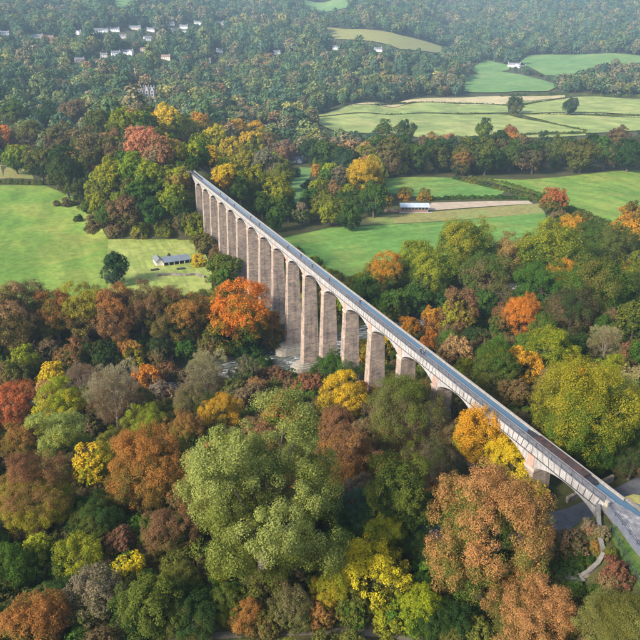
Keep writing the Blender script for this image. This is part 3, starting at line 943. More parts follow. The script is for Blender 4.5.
C = dict(green=(0.055, 0.108, 0.016), dgreen=(0.026, 0.054, 0.014), olive=(0.092, 0.10, 0.02), ygreen=(0.19, 0.212, 0.016), pale=(0.22, 0.215, 0.06),
         yellow=(0.43, 0.30, 0.02), amber=(0.40, 0.205, 0.018), orange=(0.43, 0.16, 0.02), rust=(0.25, 0.115, 0.032), redbrown=(0.155, 0.078, 0.04),
         brown=(0.135, 0.095, 0.045), beige=(0.25, 0.20, 0.11), salmon=(0.38, 0.19, 0.08), grey=(0.165, 0.13, 0.08), red=(0.32, 0.09, 0.035), bluegreen=(0.042, 0.078, 0.042),
         khaki=(0.22, 0.195, 0.06), tan=(0.275, 0.155, 0.058), f1=(0.085, 0.14, 0.06), f2=(0.07, 0.12, 0.075), f3=(0.15, 0.175, 0.06), f4=(0.045, 0.085, 0.05), f5=(0.19, 0.165, 0.09), f6=(0.27, 0.25, 0.07), f7=(0.25, 0.15, 0.07))
C = {k: tuple(min(0.55, q * 1.22) for q in v) for k, v in C.items()}
WORD = dict(green='green', dgreen='dark green', olive='olive green', ygreen='yellow green', pale='pale green', yellow='yellow', amber='amber', orange='orange', rust='rust coloured',
            redbrown='dark reddish brown', brown='brown', beige='beige', salmon='salmon orange', grey='grey brown', red='red', bluegreen='blue green', tan='tan brown', khaki='khaki')
# zone -> (phrase, rows of (u, v, crown radius in photo px, kind, colour of outer leaves, colour of inner leaves))
ZONES = {
 'front_left': ('in the lower left wood', [
  (34, 495, 42, 'round', 'redbrown', 'brown'), (55, 434, 27, 'round', 'pale', 'ygreen'), (92, 466, 19, 'tall', 'yellow', 'ygreen'), (150, 470, 46, 'round', 'rust', 'olive'),
  (98, 515, 24, 'round', 'dgreen', 'olive'), (70, 512, 18, 'bush', 'dgreen', 'green'), (80, 560, 26, 'bush', 'ygreen', 'dgreen'), (128, 572, 18, 'bush', 'yellow', 'olive'),
  (8, 572, 28, 'bush', 'green', 'dgreen'), (36, 624, 33, 'bush', 'rust', 'olive'), (95, 602, 32, 'bush', 'grey', 'olive'), (152, 606, 36, 'bush', 'olive', 'dgreen'),
  (170, 532, 26, 'round', 'redbrown', 'brown'), (178, 582, 22, 'bush', 'olive', 'dgreen'), (118, 545, 18, 'bush', 'redbrown', 'brown'), (20, 445, 22, 'round', 'rust', 'olive'),
  (112, 445, 20, 'round', 'olive', 'ygreen'), (5, 625, 20, 'bush', 'dgreen', 'green'), (195, 625, 26, 'bush', 'dgreen', 'olive'), (62, 596, 22, 'bush', 'dgreen', 'olive')]),
 'front_centre': ('in the lower centre wood', [
  (262, 500, 88, 'giant', 'pale', 'olive'), (347, 458, 34, 'round', 'redbrown', 'rust'), (402, 498, 34, 'tall', 'olive', 'dgreen'), (376, 572, 38, 'bush', 'yellow', 'olive'),
  (416, 612, 26, 'bush', 'ygreen', 'green'), (330, 590, 24, 'bush', 'ygreen', 'amber'), (358, 515, 22, 'round', 'bluegreen', 'dgreen'), (290, 612, 24, 'bush', 'brown', 'olive'),
  (245, 618, 20, 'bush', 'rust', 'dgreen'), (430, 560, 20, 'bush', 'dgreen', 'dgreen'), (432, 622, 24, 'bush', 'dgreen', 'green'), (300, 455, 20, 'round', 'olive', 'pale'), (410, 540, 20, 'bush', 'dgreen', 'olive'), (228, 606, 20, 'bush', 'olive', 'dgreen'), (318, 615, 17, 'bush', 'rust', 'olive'), (352, 612, 18, 'bush', 'olive', 'green'), (390, 622, 16, 'bush', 'ygreen', 'olive'), (268, 628, 14, 'bush', 'olive', 'brown'), (345, 545, 24, 'bush', 'green', 'olive'), (300, 565, 24, 'bush', 'dgreen', 'olive'), (385, 530, 22, 'round', 'ygreen', 'green')]),
 'front_right': ('in the lower right wood', [
  (486, 538, 71, 'dome', 'tan', 'green'), (482, 440, 32, 'round', 'amber', 'ygreen'), (512, 458, 24, 'round', 'yellow', 'ygreen'), (528, 492, 18, 'bush', 'yellow', 'olive'),
  (532, 622, 48, 'round', 'tan', 'rust'), (622, 630, 42, 'round', 'olive', 'pale'), (574, 548, 16, 'bush', 'brown', 'dgreen'), (617, 574, 15, 'bush', 'redbrown', 'dgreen'), (576, 564, 10, 'bush', 'dgreen', 'green'), (601, 533, 9, 'bush', 'grey', 'olive'), (597, 548, 7, 'bush', 'rust', 'olive'), (610, 556, 7, 'bush', 'olive', 'brown'), (588, 562, 6, 'bush', 'dgreen', 'olive'),
  (432, 462, 24, 'round', 'olive', 'grey'), (452, 440, 20, 'round', 'brown', 'olive'), (455, 620, 22, 'bush', 'dgreen', 'green'), (590, 528, 9, 'bush', 'grey', 'rust'), (545, 545, 14, 'bush', 'olive', 'brown')]),
 'slope': ('on the slope below the piers', [
  (402, 412, 42, 'round', 'olive', 'brown'), (344, 402, 26, 'round', 'yellow', 'olive'), (334, 370, 21, 'round', 'green', 'dgreen'), (311, 386, 19, 'bush', 'redbrown', 'brown'),
  (274, 378, 15, 'bush', 'redbrown', 'grey'), (337, 425, 22, 'round', 'redbrown', 'rust'), (222, 412, 20, 'round', 'amber', 'olive'), (292, 405, 14, 'bush', 'dgreen', 'green'),
  (372, 397, 17, 'bush', 'rust', 'brown'), (374, 428, 10, 'bush', 'yellow', 'amber'), (250, 402, 18, 'bush', 'brown', 'redbrown'), (192, 402, 20, 'round', 'brown', 'rust'),
  (205, 374, 21, 'bare', 'beige', 'grey'), (148, 377, 17, 'round', 'orange', 'rust'), (114, 398, 29, 'bare', 'beige', 'brown'), (82, 384, 18, 'bare', 'grey', 'brown'),
  (148, 424, 22, 'round', 'ygreen', 'olive'), (62, 408, 25, 'round', 'ygreen', 'yellow'), (14, 406, 24, 'round', 'red', 'rust'), (50, 392, 15, 'round', 'salmon', 'redbrown'),
  (55, 378, 17, 'round', 'yellow', 'orange'), (12, 380, 18, 'round', 'olive', 'redbrown'), (185, 428, 20, 'round', 'rust', 'olive'), (90, 425, 18, 'bush', 'olive', 'grey'),
  (310, 430, 18, 'bush', 'brown', 'olive'), (165, 395, 16, 'bush', 'grey', 'redbrown'), (425, 400, 24, 'round', 'brown', 'olive'), (450, 405, 18, 'round', 'olive', 'brown'), (235, 395, 14, 'bush', 'olive', 'grey'), (172, 374, 13, 'bush', 'redbrown', 'olive'), (158, 364, 11, 'bush', 'olive', 'brown'), (190, 382, 12, 'bush', 'brown', 'grey'), (263, 381, 10, 'bush', 'redbrown', 'olive'), (288, 384, 11, 'bush', 'redbrown', 'brown'), (222, 384, 9, 'bush', 'grey', 'olive'), (262, 364, 10, 'bush', 'dgreen', 'olive'), (272, 388, 10, 'bush', 'olive', 'brown'), (318, 372, 9, 'bush', 'olive', 'redbrown'), (300, 392, 10, 'bush', 'rust', 'olive')]),  # dark green bush beside the river plinth is added where tree shadow lies
 'river_row': ('in the riverside row', [
  (4, 318, 28, 'tall', 'tan', 'olive'), (30, 312, 24, 'tall', 'brown', 'olive'), (56, 314, 23, 'tall', 'rust', 'olive'), (84, 312, 23, 'tall', 'ygreen', 'brown'), (112, 315, 23, 'tall', 'rust', 'brown'),
  (140, 308, 23, 'tall', 'redbrown', 'olive'), (164, 312, 22, 'tall', 'brown', 'olive'), (188, 318, 22, 'tall', 'rust', 'dgreen'), (238, 318, 37, 'round', 'orange', 'green'),
  (268, 330, 15, 'tall', 'rust', 'olive'), (24, 360, 17, 'round', 'ygreen', 'olive'), (72, 357, 17, 'round', 'redbrown', 'brown'), (131, 353, 15, 'round', 'rust', 'brown'), (187, 350, 13, 'round', 'green', 'dgreen'),
  (105, 358, 16, 'round', 'dgreen', 'olive'), (160, 352, 15, 'round', 'dgreen', 'brown'), (48, 350, 14, 'round', 'brown', 'dgreen'), (212, 345, 16, 'round', 'olive', 'dgreen'), (250, 352, 14, 'bush', 'dgreen', 'green')]),
 'east_wood': ('in the wood right of the aqueduct', [
  (465, 243, 28, 'round', 'ygreen', 'green'), (434, 272, 24, 'round', 'ygreen', 'green'), (415, 258, 20, 'round', 'ygreen', 'dgreen'), (445, 301, 14, 'round', 'dgreen', 'green'), (482, 303, 15, 'round', 'green', 'dgreen'), (418, 288, 14, 'round', 'green', 'dgreen'), (460, 312, 19, 'tall', 'redbrown', 'rust'), (434, 322, 15, 'round', 'amber', 'rust'),
  (489, 282, 28, 'round', 'green', 'dgreen'), (508, 256, 22, 'round', 'tan', 'green'), (551, 252, 36, 'round', 'ygreen', 'green'), (540, 286, 24, 'round', 'green', 'dgreen'), (523, 314, 23, 'round', 'orange', 'rust'),
  (504, 320, 14, 'tall', 'redbrown', 'brown'), (551, 352, 25, 'round', 'ygreen', 'green'), (600, 285, 34, 'round', 'olive', 'green'), (612, 250, 24, 'round', 'olive', 'dgreen'), (630, 232, 18, 'round', 'amber', 'olive'),
  (606, 340, 18, 'bare', 'beige', 'grey'), (588, 412, 55, 'round', 'ygreen', 'green'), (454, 350, 18, 'round', 'salmon', 'brown'), (496, 372, 24, 'round', 'green', 'olive'), (516, 392, 17, 'round', 'brown', 'redbrown'),
  (634, 322, 18, 'tall', 'olive', 'dgreen'), (630, 360, 14, 'round', 'redbrown', 'brown'), (478, 340, 16, 'round', 'dgreen', 'brown'), (630, 415, 34, 'round', 'pale', 'olive'), (385, 272, 20, 'round', 'amber', 'green'),
  (362, 292, 17, 'round', 'green', 'dgreen'), (392, 305, 18, 'round', 'green', 'olive'), (415, 300, 16, 'round', 'green', 'dgreen'), (430, 345, 12, 'bush', 'orange', 'brown'), (412, 330, 13, 'bush', 'amber', 'olive'),
  (572, 310, 24, 'round', 'dgreen', 'green'), (560, 280, 20, 'round', 'amber', 'green'), (480, 255, 18, 'round', 'green', 'olive'), (530, 268, 18, 'round', 'green', 'ygreen'), (590, 250, 20, 'round', 'green', 'olive'),
  (575, 345, 16, 'round', 'dgreen', 'dgreen'), (600, 450, 24, 'round', 'dgreen', 'green'), (632, 460, 20, 'round', 'dgreen', 'dgreen'), (560, 425, 18, 'round', 'dgreen', 'olive'), (388, 340, 16, 'round', 'yellow', 'olive'),
  (365, 350, 16, 'round', 'olive', 'yellow'), (345, 300, 14, 'round', 'dgreen', 'green'), (640, 290, 22, 'round', 'olive', 'green'), (475, 320, 14, 'round', 'dgreen', 'dgreen'), (640, 380, 18, 'round', 'beige', 'olive'), (622, 300, 18, 'round', 'dgreen', 'green')]),
 'embankment_west': ('left of the far bridge end', [
  (30, 135, 16, 'round', 'olive', 'dgreen'), (62, 140, 17, 'round', 'olive', 'brown'), (90, 150, 18, 'tall', 'brown', 'olive'), (15, 118, 14, 'round', 'green', 'olive'), (45, 115, 14, 'round', 'dgreen', 'green'),
  (75, 115, 15, 'round', 'brown', 'olive'), (100, 122, 15, 'round', 'olive', 'green'), (122, 122, 15, 'round', 'ygreen', 'olive'), (141, 140, 18, 'round', 'salmon', 'tan'), (161, 152, 17, 'round', 'tan', 'grey'),
  (133, 168, 16, 'round', 'ygreen', 'green'), (112, 178, 18, 'round', 'ygreen', 'green'), (150, 178, 16, 'round', 'ygreen', 'green'), (124, 210, 18, 'round', 'brown', 'olive'), (152, 210, 15, 'round', 'dgreen', 'green'),
  (174, 200, 18, 'round', 'ygreen', 'green'), (180, 178, 12, 'round', 'ygreen', 'tan'), (166, 120, 17, 'round', 'yellow', 'ygreen'), (186, 133, 15, 'round', 'ygreen', 'tan'), (200, 128, 14, 'round', 'amber', 'olive'),
  (3, 140, 12, 'round', 'orange', 'brown'), (15, 158, 13, 'round', 'ygreen', 'green'), (40, 162, 16, 'round', 'olive', 'dgreen'), (65, 172, 17, 'tall', 'dgreen', 'olive'), (80, 180, 14, 'round', 'dgreen', 'olive'), (100, 205, 12, 'bush', 'ygreen', 'olive'),
  (115, 150, 15, 'round', 'olive', 'brown'), (172, 150, 13, 'round', 'tan', 'ygreen'), (140, 195, 14, 'round', 'green', 'dgreen'), (192, 165, 9, 'bush', 'dgreen', 'olive'), (195, 225, 14, 'round', 'olive', 'dgreen'), (205, 245, 13, 'bush', 'olive', 'green'), (224, 268, 18, 'round', 'olive', 'green'), (185, 222, 13, 'round', 'dgreen', 'green'), (218, 255, 9, 'bush', 'brown', 'olive'), (90, 207, 9, 'bush', 'olive', 'green'), (97, 224, 10, 'bush', 'brown', 'olive'), (118, 232, 9, 'bush', 'brown', 'olive'), (140, 233, 9, 'bush', 'ygreen', 'brown'), (164, 230, 10, 'bush', 'olive', 'ygreen'), (107, 216, 11, 'round', 'green', 'olive'), (200, 262, 8, 'bush', 'yellow', 'ygreen')]),
 'embankment_east': ('right of the far bridge end', [
  (230, 150, 15, 'round', 'yellow', 'olive'), (252, 143, 13, 'round', 'yellow', 'ygreen'), (226, 176, 13, 'round', 'yellow', 'amber'), (255, 180, 16, 'round', 'ygreen', 'green'), (276, 195, 16, 'tall', 'ygreen', 'green'),
  (266, 165, 14, 'round', 'grey', 'olive'), (288, 208, 12, 'round', 'dgreen', 'green'), (282, 175, 14, 'round', 'olive', 'ygreen'), (245, 163, 13, 'round', 'ygreen', 'olive'), (240, 190, 13, 'round', 'dgreen', 'olive'),
  (212, 158, 12, 'round', 'yellow', 'olive'), (255, 130, 12, 'round', 'amber', 'yellow'), (268, 142, 12, 'round', 'olive', 'tan'), (285, 150, 12, 'round', 'grey', 'tan'), (262, 205, 12, 'round', 'green', 'dgreen'), (215, 140, 13, 'round', 'yellow', 'ygreen'), (238, 130, 12, 'round', 'amber', 'ygreen')]),
 'valley': ('in the valley gardens', [
  (366, 178, 20, 'round', 'yellow', 'olive'), (330, 208, 15, 'round', 'olive', 'green'), (350, 214, 14, 'round', 'green', 'dgreen'), (374, 200, 15, 'round', 'green', 'bluegreen'), (312, 200, 11, 'bush', 'green', 'dgreen'), (318, 172, 7, 'bush', 'orange', 'ygreen'),
  (325, 153, 14, 'round', 'green', 'dgreen'), (345, 158, 14, 'round', 'dgreen', 'bluegreen'), (312, 148, 12, 'round', 'dgreen', 'bluegreen'), (340, 180, 11, 'round', 'grey', 'dgreen'), (296, 174, 5, 'bush', 'dgreen', 'bluegreen'),
  (308, 186, 6, 'bush', 'dgreen', 'dgreen'), (355, 200, 11, 'round', 'dgreen', 'olive'), (385, 200, 9, 'bush', 'olive', 'amber'), (425, 196, 7, 'bush', 'olive', 'amber'), (405, 195, 8, 'bush', 'olive', 'amber'), (553, 200, 14, 'round', 'red', 'salmon'),
  (115, 268, 15, 'round', 'dgreen', 'bluegreen'), (632, 212, 12, 'round', 'olive', 'amber'), (580, 222, 10, 'bush', 'olive', 'amber'), (334, 188, 8, 'round', 'tan', 'olive'), (68, 203, 6, 'bush', 'brown', 'dgreen'), (57, 204, 4, 'bush', 'brown', 'olive'), (80, 201, 6, 'bush', 'dgreen', 'brown'), (78, 219, 5, 'bush', 'dgreen', 'olive'), (91, 229, 6, 'bush', 'olive', 'brown')]),
 'treeline': ('in the dark valley treeline', [
  (u, 150 + (k % 2) * 7 - (u - 400) * 0.02 + (0 if k % 5 else -4), 13 + (k * 7 % 4), 'round', ['dgreen', 'olive', 'dgreen', 'green', 'brown', 'dgreen', 'bluegreen', 'olive'][k % 8], ['dgreen', 'brown', 'olive'][k % 3])
  for k, u in enumerate(range(378, 660, 12))] + [(432, 146, 11, 'round', 'tan', 'olive'), (448, 142, 10, 'round', 'salmon', 'olive'), (512, 140, 9, 'round', 'orange', 'tan'), (462, 163, 10, 'round', 'rust', 'dgreen'), (405, 130, 11, 'round', 'dgreen', 'olive'), (385, 128, 10, 'round', 'green', 'olive'), (510, 133, 8, 'round', 'rust', 'orange')]),
 'lone': ('alone in the far fields', [
  (485, 129, 9, 'round', 'dgreen', 'green'), (515.5, 103, 8.5, 'round', 'dgreen', 'olive'), (571, 105, 8.5, 'round', 'bluegreen', 'dgreen')]),
}
ORD = ['first', 'second', 'third', 'fourth', 'fifth', 'sixth', 'seventh', 'eighth', 'ninth', 'tenth', 'eleventh', 'twelfth', 'thirteenth', 'fourteenth', 'fifteenth', 'sixteenth', 'seventeenth', 'eighteenth', 'nineteenth']
def ordinal(i):
    if i < 19: return ORD[i]
    t = {2: 'twent', 3: 'thirt', 4: 'fort', 5: 'fift', 6: 'sixt'}[(i + 1) // 10]
    return t + 'ieth' if (i + 1) % 10 == 0 else t + 'y-' + ORD[(i + 1) % 10 - 1]
HAND = []
TREES = []      # x, y, radius of what already stands
def solve_tree(u, v, rp, c):
    d = ray(u, v)
    t = np.arange(45, 1500, 0.5)
    P = CAM[None] + d[None] * t[:, None]
    g = P[:, 2] - H(P[:, 0], P[:, 1]) - c * rp / FPX * t
    k = int(np.argmax(g < 0))
    return P[k][:2], rp / FPX * t[k], t[k]
NK = {}
def put_tree(name, label, group, x, y, z, rad, kind, ca, cb, near, rs):
    store = BIG if (near == 2 and kind in BIG) else NEAR if near else MID
    ps = store[kind]
    NK[kind] = NK.get(kind, 0) + 1
    cm, tm = ps[NK[kind] % len(ps)]
    e = empty(name, (x, y, z), rs.uniform(0, 6.28), label, 'bush' if kind == 'bush' else 'tree', group)
    s = rad * rs.uniform(0.98, 1.06)
    e.scale = (s, s, s * rs.uniform(0.94, 1.06))
    c = link('crown', cm, e); t = link('trunk', tm, e)
    j = lambda col: [float(q * rs.uniform(0.88, 1.12)) for q in col]
    c['tint_a'] = j(C[ca]); c['tint_b'] = j(C[cb])
    TREES.append((x, y, rad)); HAND.append((x, y, z + CENTER[kind] * s, rad))
KNAME = {'round': 'broadleaf_tree', 'giant': 'broadleaf_tree', 'dome': 'broadleaf_tree', 'tall': 'tall_tree', 'bush': 'bush', 'bare': 'bare_tree'}
KWORD = {'round': 'rounded tree', 'giant': 'huge spreading tree', 'dome': 'huge domed tree', 'tall': 'tall tree', 'bush': 'bush', 'bare': 'nearly leafless tree'}
def plant_zones():
    rs = np.random.default_rng(11)
    for zn, (phrase, rows) in ZONES.items():
        rows = sorted(rows, key=lambda r: r[0])
        for i, (u, v, rp, kind, ca, cb) in enumerate(rows):
            warm = ('orange', 'rust', 'redbrown', 'brown', 'tan', 'salmon', 'red', 'amber', 'yellow')
            if ca in warm and cb in warm and kind != 'bare' and i % 2:
                cb = ('olive', 'ygreen', 'green')[i // 2 % 3]
            elif ca in ('green', 'dgreen', 'olive') and cb in ('green', 'dgreen') and i % 3 == 0:
                cb = ('ygreen', 'brown')[i % 2]
            (x, y), rad, t = solve_tree(u, v, rp, CENTER[kind])
            cw = WORD[ca] if ca == cb else WORD[ca] + ' and ' + WORD[cb]
            lab = f'{cw} {KWORD[kind]} {phrase}, {ordinal(i)} from left'
            if len(lab.split()) > 16:
                lab = f'{WORD[ca]} {KWORD[kind]} {phrase}, {ordinal(i)} from left'
            put_tree(KNAME[kind], lab, 'trees ' + phrase if zn != 'lone' else 'lone field trees',
                     x, y, hz(x, y) - 0.1, rad, kind, ca, cb, 2 if rp > 38 else 1 if rp > 19 else 0, rs)
plant_zones()

# ------------------------------------------------------------------ woods and undergrowth too many to count: instances on points
PROTO_COL = {}
def inst_proto(key, seed, nl, nleaf, leaf, rz, zc, shape='round', lobe=(0.26, 0.4), rx=1.0):
    p, nrm, s, var, lc, lr = crown_arrays(seed, nl, nleaf, leaf, rz, rx, zc, shape, lobe)
    tr = MB(); tr.tube([(0, 0, -0.2), (0, 0, zc)], [0.08, 0.05], 5)
    me = leaf_mesh('wood_tree', p, nrm, s, var, [M_leaf_i, M_bark], extra=tr)
    o = bpy.data.objects.new('wood_tree', me)
    PROTO_COL.setdefault(key, []).append(o)
for i in range(4):
    inst_proto('mid', 80 + i, 16, 3600, 0.075, 1.0 + 0.12 * i, 1.15 + 0.12 * i, lobe=(0.3, 0.48))
for i in range(5):
    inst_proto('far', 90 + i, 13, 900, 0.13, 0.95 + 0.13 * i, 1.1 + 0.12 * i, lobe=(0.32, 0.5))
for i in range(4):
    inst_proto('fine', 110 + i, 18, 22000, 0.030, 1.0 + 0.1 * i, 1.15 + 0.1 * i, lobe=(0.3, 0.48))
for i in range(3):
    inst_proto('shrub', 100 + i, 10, 4200, 0.048, 0.75, 0.5, lobe=(0.32, 0.5))
def gn_wood(name, label, key, P, scale, rot, ta, tb, pick):
    me = bpy.data.meshes.new(name)
    me.from_pydata(P.tolist(), [], [])
    def attr(n, typ, data, f):
        a = me.attributes.new(n, typ, 'POINT'); a.data.foreach_set(f, np.ascontiguousarray(data, dtype=np.int32 if typ == 'INT' else np.float32).ravel())
    attr('isc', 'FLOAT_VECTOR', scale, 'vector'); attr('irot', 'FLOAT', rot, 'value'); attr('pick', 'INT', pick, 'value')
    one = np.ones((len(P), 1))
    attr('tint_a', 'FLOAT_COLOR', np.hstack([ta, one]), 'color'); attr('tint_b', 'FLOAT_COLOR', np.hstack([tb, one]), 'color')
    o = link(name, me); tag(o, label, kind='stuff')
    ng = bpy.data.node_groups.new(name + '_scatter', 'GeometryNodeTree')
    ng.interface.new_socket('Geometry', in_out='INPUT', socket_type='NodeSocketGeometry')
    ng.interface.new_socket('Geometry', in_out='OUTPUT', socket_type='NodeSocketGeometry')
    N, L = ng.nodes, ng.links
    gi, go = N.new('NodeGroupInput'), N.new('NodeGroupOutput')
    iop = N.new('GeometryNodeInstanceOnPoints')
    jn = N.new('GeometryNodeJoinGeometry')
    col = bpy.data.collections.new(name + '_kinds')
    for pr in PROTO_COL[key]:
        if pr.name not in col.objects: col.objects.link(pr)
    ci = N.new('GeometryNodeCollectionInfo')
    ci.inputs['Collection'].default_value = col
    ci.inputs['Separate Children'].default_value = True
    ci.inputs['Reset Children'].default_value = True
    def named(n, typ):
        a = N.new('GeometryNodeInputNamedAttribute'); a.data_type = typ; a.inputs['Name'].default_value = n
        return a.outputs['Attribute']
    L.new(gi.outputs[0], iop.inputs['Points'])
    L.new(ci.outputs[0], iop.inputs['Instance'])
    iop.inputs['Pick Instance'].default_value = True
    L.new(named('pick', 'INT'), iop.inputs['Instance Index'])
    L.new(named('isc', 'FLOAT_VECTOR'), iop.inputs['Scale'])
    cx = N.new('ShaderNodeCombineXYZ'); L.new(named('irot', 'FLOAT'), cx.inputs['Z'])
    er = N.new('FunctionNodeEulerToRotation'); L.new(cx.outputs[0], er.inputs[0]); L.new(er.outputs[0], iop.inputs['Rotation'])
    L.new(iop.outputs[0], go.inputs[0])
    md = o.modifiers.new('scatter', 'NODES'); md.node_group = ng
    return o
CLEAR = []        # (x, y, radius) kept free for buildings
# ------------------------------------------------------------------ buildings
M_white = simple('white_render', (0.72, 0.71, 0.68), 0.8, 0.08, 0.5)
M_cream = simple('cream_render', (0.62, 0.56, 0.47), 0.8, 0.1, 0.5)
M_pinkr = simple('pink_render', (0.50, 0.38, 0.34), 0.8, 0.1, 0.5)
M_slate = simple('slate_roof', (0.13, 0.135, 0.15), 0.7, 0.25, 0.8)
M_tile = simple('brown_tile_roof', (0.20, 0.13, 0.10), 0.8, 0.25, 0.8)
M_glass = simple('window_glass', (0.03, 0.035, 0.045), 0.15, 0.2)
M_metalroof = simple('pale_metal_roof', (0.33, 0.37, 0.41), 0.45, 0.15, 0.4)
M_timber = simple('brown_timber', (0.20, 0.115, 0.075), 0.8, 0.25, 1.2)
M_dark = simple('dark_heaps_and_bay_shade', (0.02, 0.02, 0.022), 0.9, 0.1)
M_castle = simple('grey_ashlar', (0.50, 0.46, 0.42), 0.9, 0.15, 0.3)
def gable_block(mbw, mbr, x0, x1, y0, y1, z0, ze, zr, axis='x', over=0.35, th=0.18):
    """ walls with gables into mbw, two roof slabs into mbr; ridge along the axis """
    if axis == 'x':
        T = lambda a, b, z: (a, b, z); a0, a1, b0, b1 = x0, x1, y0, y1
    else:
        T = lambda a, b, z: (b, a, z); a0, a1, b0, b1 = y0, y1, x0, x1
    bm = (b0 + b1) / 2
    def add(mb, pts_list):
        for p in pts_list: mb.poly([T(*q) for q in p])
    add(mbw, [[(a0, b0, z0), (a1, b0, z0), (a1, b0, ze), (a0, b0, ze)], [(a1, b1, z0), (a0, b1, z0), (a0, b1, ze), (a1, b1, ze)],
              [(a0, b1, z0), (a0, b0, z0), (a0, b0, ze), (a0, bm, zr), (a0, b1, ze)], [(a1, b0, z0), (a1, b1, z0), (a1, b1, ze), (a1, bm, zr), (a1, b0, ze)],
              [(a0, b0, z0), (a0, b1, z0), (a1, b1, z0), (a1, b0, z0)]])
    sl = (zr - ze) / (bm - b0)
    for s in (0, 1):
        be = b0 - over if s == 0 else b1 + over
        zo = ze - sl * over
        lo, hi = 0.02, 0.02 + th
        mbr.hexa([T(a0 - over, be, zo + lo), T(a1 + over, be, zo + lo), T(a1 + over, bm, zr + lo), T(a0 - over, bm, zr + lo),
                  T(a0 - over, be, zo + hi), T(a1 + over, be, zo + hi), T(a1 + over, bm, zr + hi), T(a0 - over, bm, zr + hi)])
def house(u, v, wpx, label, wall, roof, name='house', facing=None, chim=2, storeys=2, cat='house', group='white houses on the hillside', depth=0.55, wing=False, clear=18):
    p = on_ground(u, v)
    t = np.linalg.norm(p - CAM)
    L = wpx / FPX * t
    L = max(9, min(L, 34)); W = max(6.5, min(L * depth, 10)); hE = 2.7 * storeys
    az = math.atan2(CAM[1] - p[1], CAM[0] - p[0])
    rz = az + math.pi / 2 + (facing if facing is not None else 0.25 * math.sin(u * 7.1))
    e = empty(name, (p[0], p[1], p[2] - 0.3), rz, label, cat, group)
    mw, mr = MB(), MB()
    gable_block(mw, mr, -L / 2, L / 2, -W / 2, W / 2, -3, hE, hE + W * 0.36)
    if wing:
        gable_block(mw, mr, L * 0.12, L * 0.42, -W / 2 - 3.2, -W / 2 + 0.03, -3, hE - 0.05, hE + W * 0.28, 'y')
    mw.build('wall', wall, e); r = mr.build('roof', roof, e)
    for k in range(chim):
        m = MB(); cx = (-L / 2 + 0.9) if k == 0 else (L / 2 - 0.9)
        m.box(cx - 0.5, cx + 0.5, -0.45, 0.45, hE + W * 0.22, hE + W * 0.36 + 1.3); m.build('chimney', wall, r)
    n = max(2, int(L / 3.5))
    for s in range(storeys):
        for i in range(n):
            x = -L / 2 + L * (i + 0.5) / n
            if wing and L * 0.08 < x < L * 0.46: continue
            m = MB(); z = 0.9 + 2.65 * s
            if s == 0 and i == n // 2:
                m.box(x - 0.5, x + 0.5, -W / 2 - 0.06, -W / 2 + 0.05, 0, 2.1); m.build('door', M_timber, e)
            else:
                m.box(x - 0.6, x + 0.6, -W / 2 - 0.05, -W / 2 + 0.05, z, z + 1.25); m.build('window', M_glass, e)
    CLEAR.append((p[0], p[1], clear))
    hw = L / t * FPX * 0.5
    FPIX.append([(u - hw, v + 0.3), (u + hw, v + 0.3), (u + hw, v - 5.2), (u - hw, v - 5.2)])
    return e
VH = [(101, 31, 13, 'long white house', M_white, M_slate, 1), (115, 30, 8, 'white cottage', M_white, M_slate, 0), (135, 28, 10, 'wide pale house', M_cream, M_slate, 0), (151, 30, 7, 'small white house', M_white, M_slate, 0),
      (161, 35, 7, 'pinkish house', M_pinkr, M_slate, 0), (148, 39, 7, 'bright white square house', M_white, M_slate, 0), (175, 31, 7, 'white house', M_white, M_slate, 0), (184, 27, 7, 'white house', M_white, M_slate, 0),
      (185, 31, 5, 'little white house', M_white, M_slate, 0), (198, 23, 7, 'white house', M_white, M_slate, 0), (116, 54, 8, 'low white house', M_white, M_slate, 0), (128, 53, 10, 'bright white house with a wing', M_white, M_slate, 1),
      (144, 50, 6, 'pink house', M_pinkr, M_tile, 0), (166, 58, 8, 'pale house', M_cream, M_tile, 0), (208, 61, 5, 'white house', M_white, M_tile, 0), (104, 56, 6, 'pale cottage', M_cream, M_slate, 0),
      (5, 34, 7, 'white house', M_white, M_slate, 0), (36, 37, 12, 'long pale terrace house', M_cream, M_slate, 0), (50, 38, 6, 'pink house', M_pinkr, M_tile, 0), (75, 33, 11, 'white house with tall gable', M_white, M_slate, 1),
      (80, 61, 8, 'pinkish stone house', M_pinkr, M_slate, 0), (88, 36, 7, 'low white house', M_white, M_tile, 0), (123, 37, 6, 'pale cottage', M_cream, M_slate, 0), (171, 24, 6, 'white cottage', M_white, M_slate, 0),
      (277, 53, 6, 'white cottage', M_white, M_slate, 0), (337, 48, 8, 'white farmhouse', M_white, M_slate, 1), (378, 50, 7, 'white farmhouse', M_white, M_slate, 0), (220, 51, 6, 'white cottage', M_white, M_slate, 0), (220, 23, 7, 'pale house', M_cream, M_slate, 0)]
for i, (u, v, wp_, what, wl, rf, wg) in enumerate(sorted(VH)):
    where = 'in the hillside village' if u < 212 else 'on the wooded hillside behind the aqueduct'
    k = i if u < 212 else i - sum(1 for q in VH if q[0] < 212)
    house(u, v + 1.5, wp_, f'{what} {where}, {ordinal(k)} from the left', wl, rf, wing=bool(wg), clear=16)
house(514, 67, 11, 'white farmhouse between the green hill fields', M_white, M_slate, wing=True, group='farmhouses', clear=26)
house(522, 68, 6, 'small white outbuilding beside the white farmhouse', M_white, M_slate, storeys=1, group='farmhouses', clear=20)
house(265, 129, 9, 'house with a pale blue roof behind the yellow trees', M_cream, M_metalroof, storeys=1, group='valley houses', clear=16)
house(297, 162, 13, 'cottage with dark blue roof and white windows above the garden lawn', M_white, M_slate, storeys=1, group='valley houses', clear=14, wing=True)

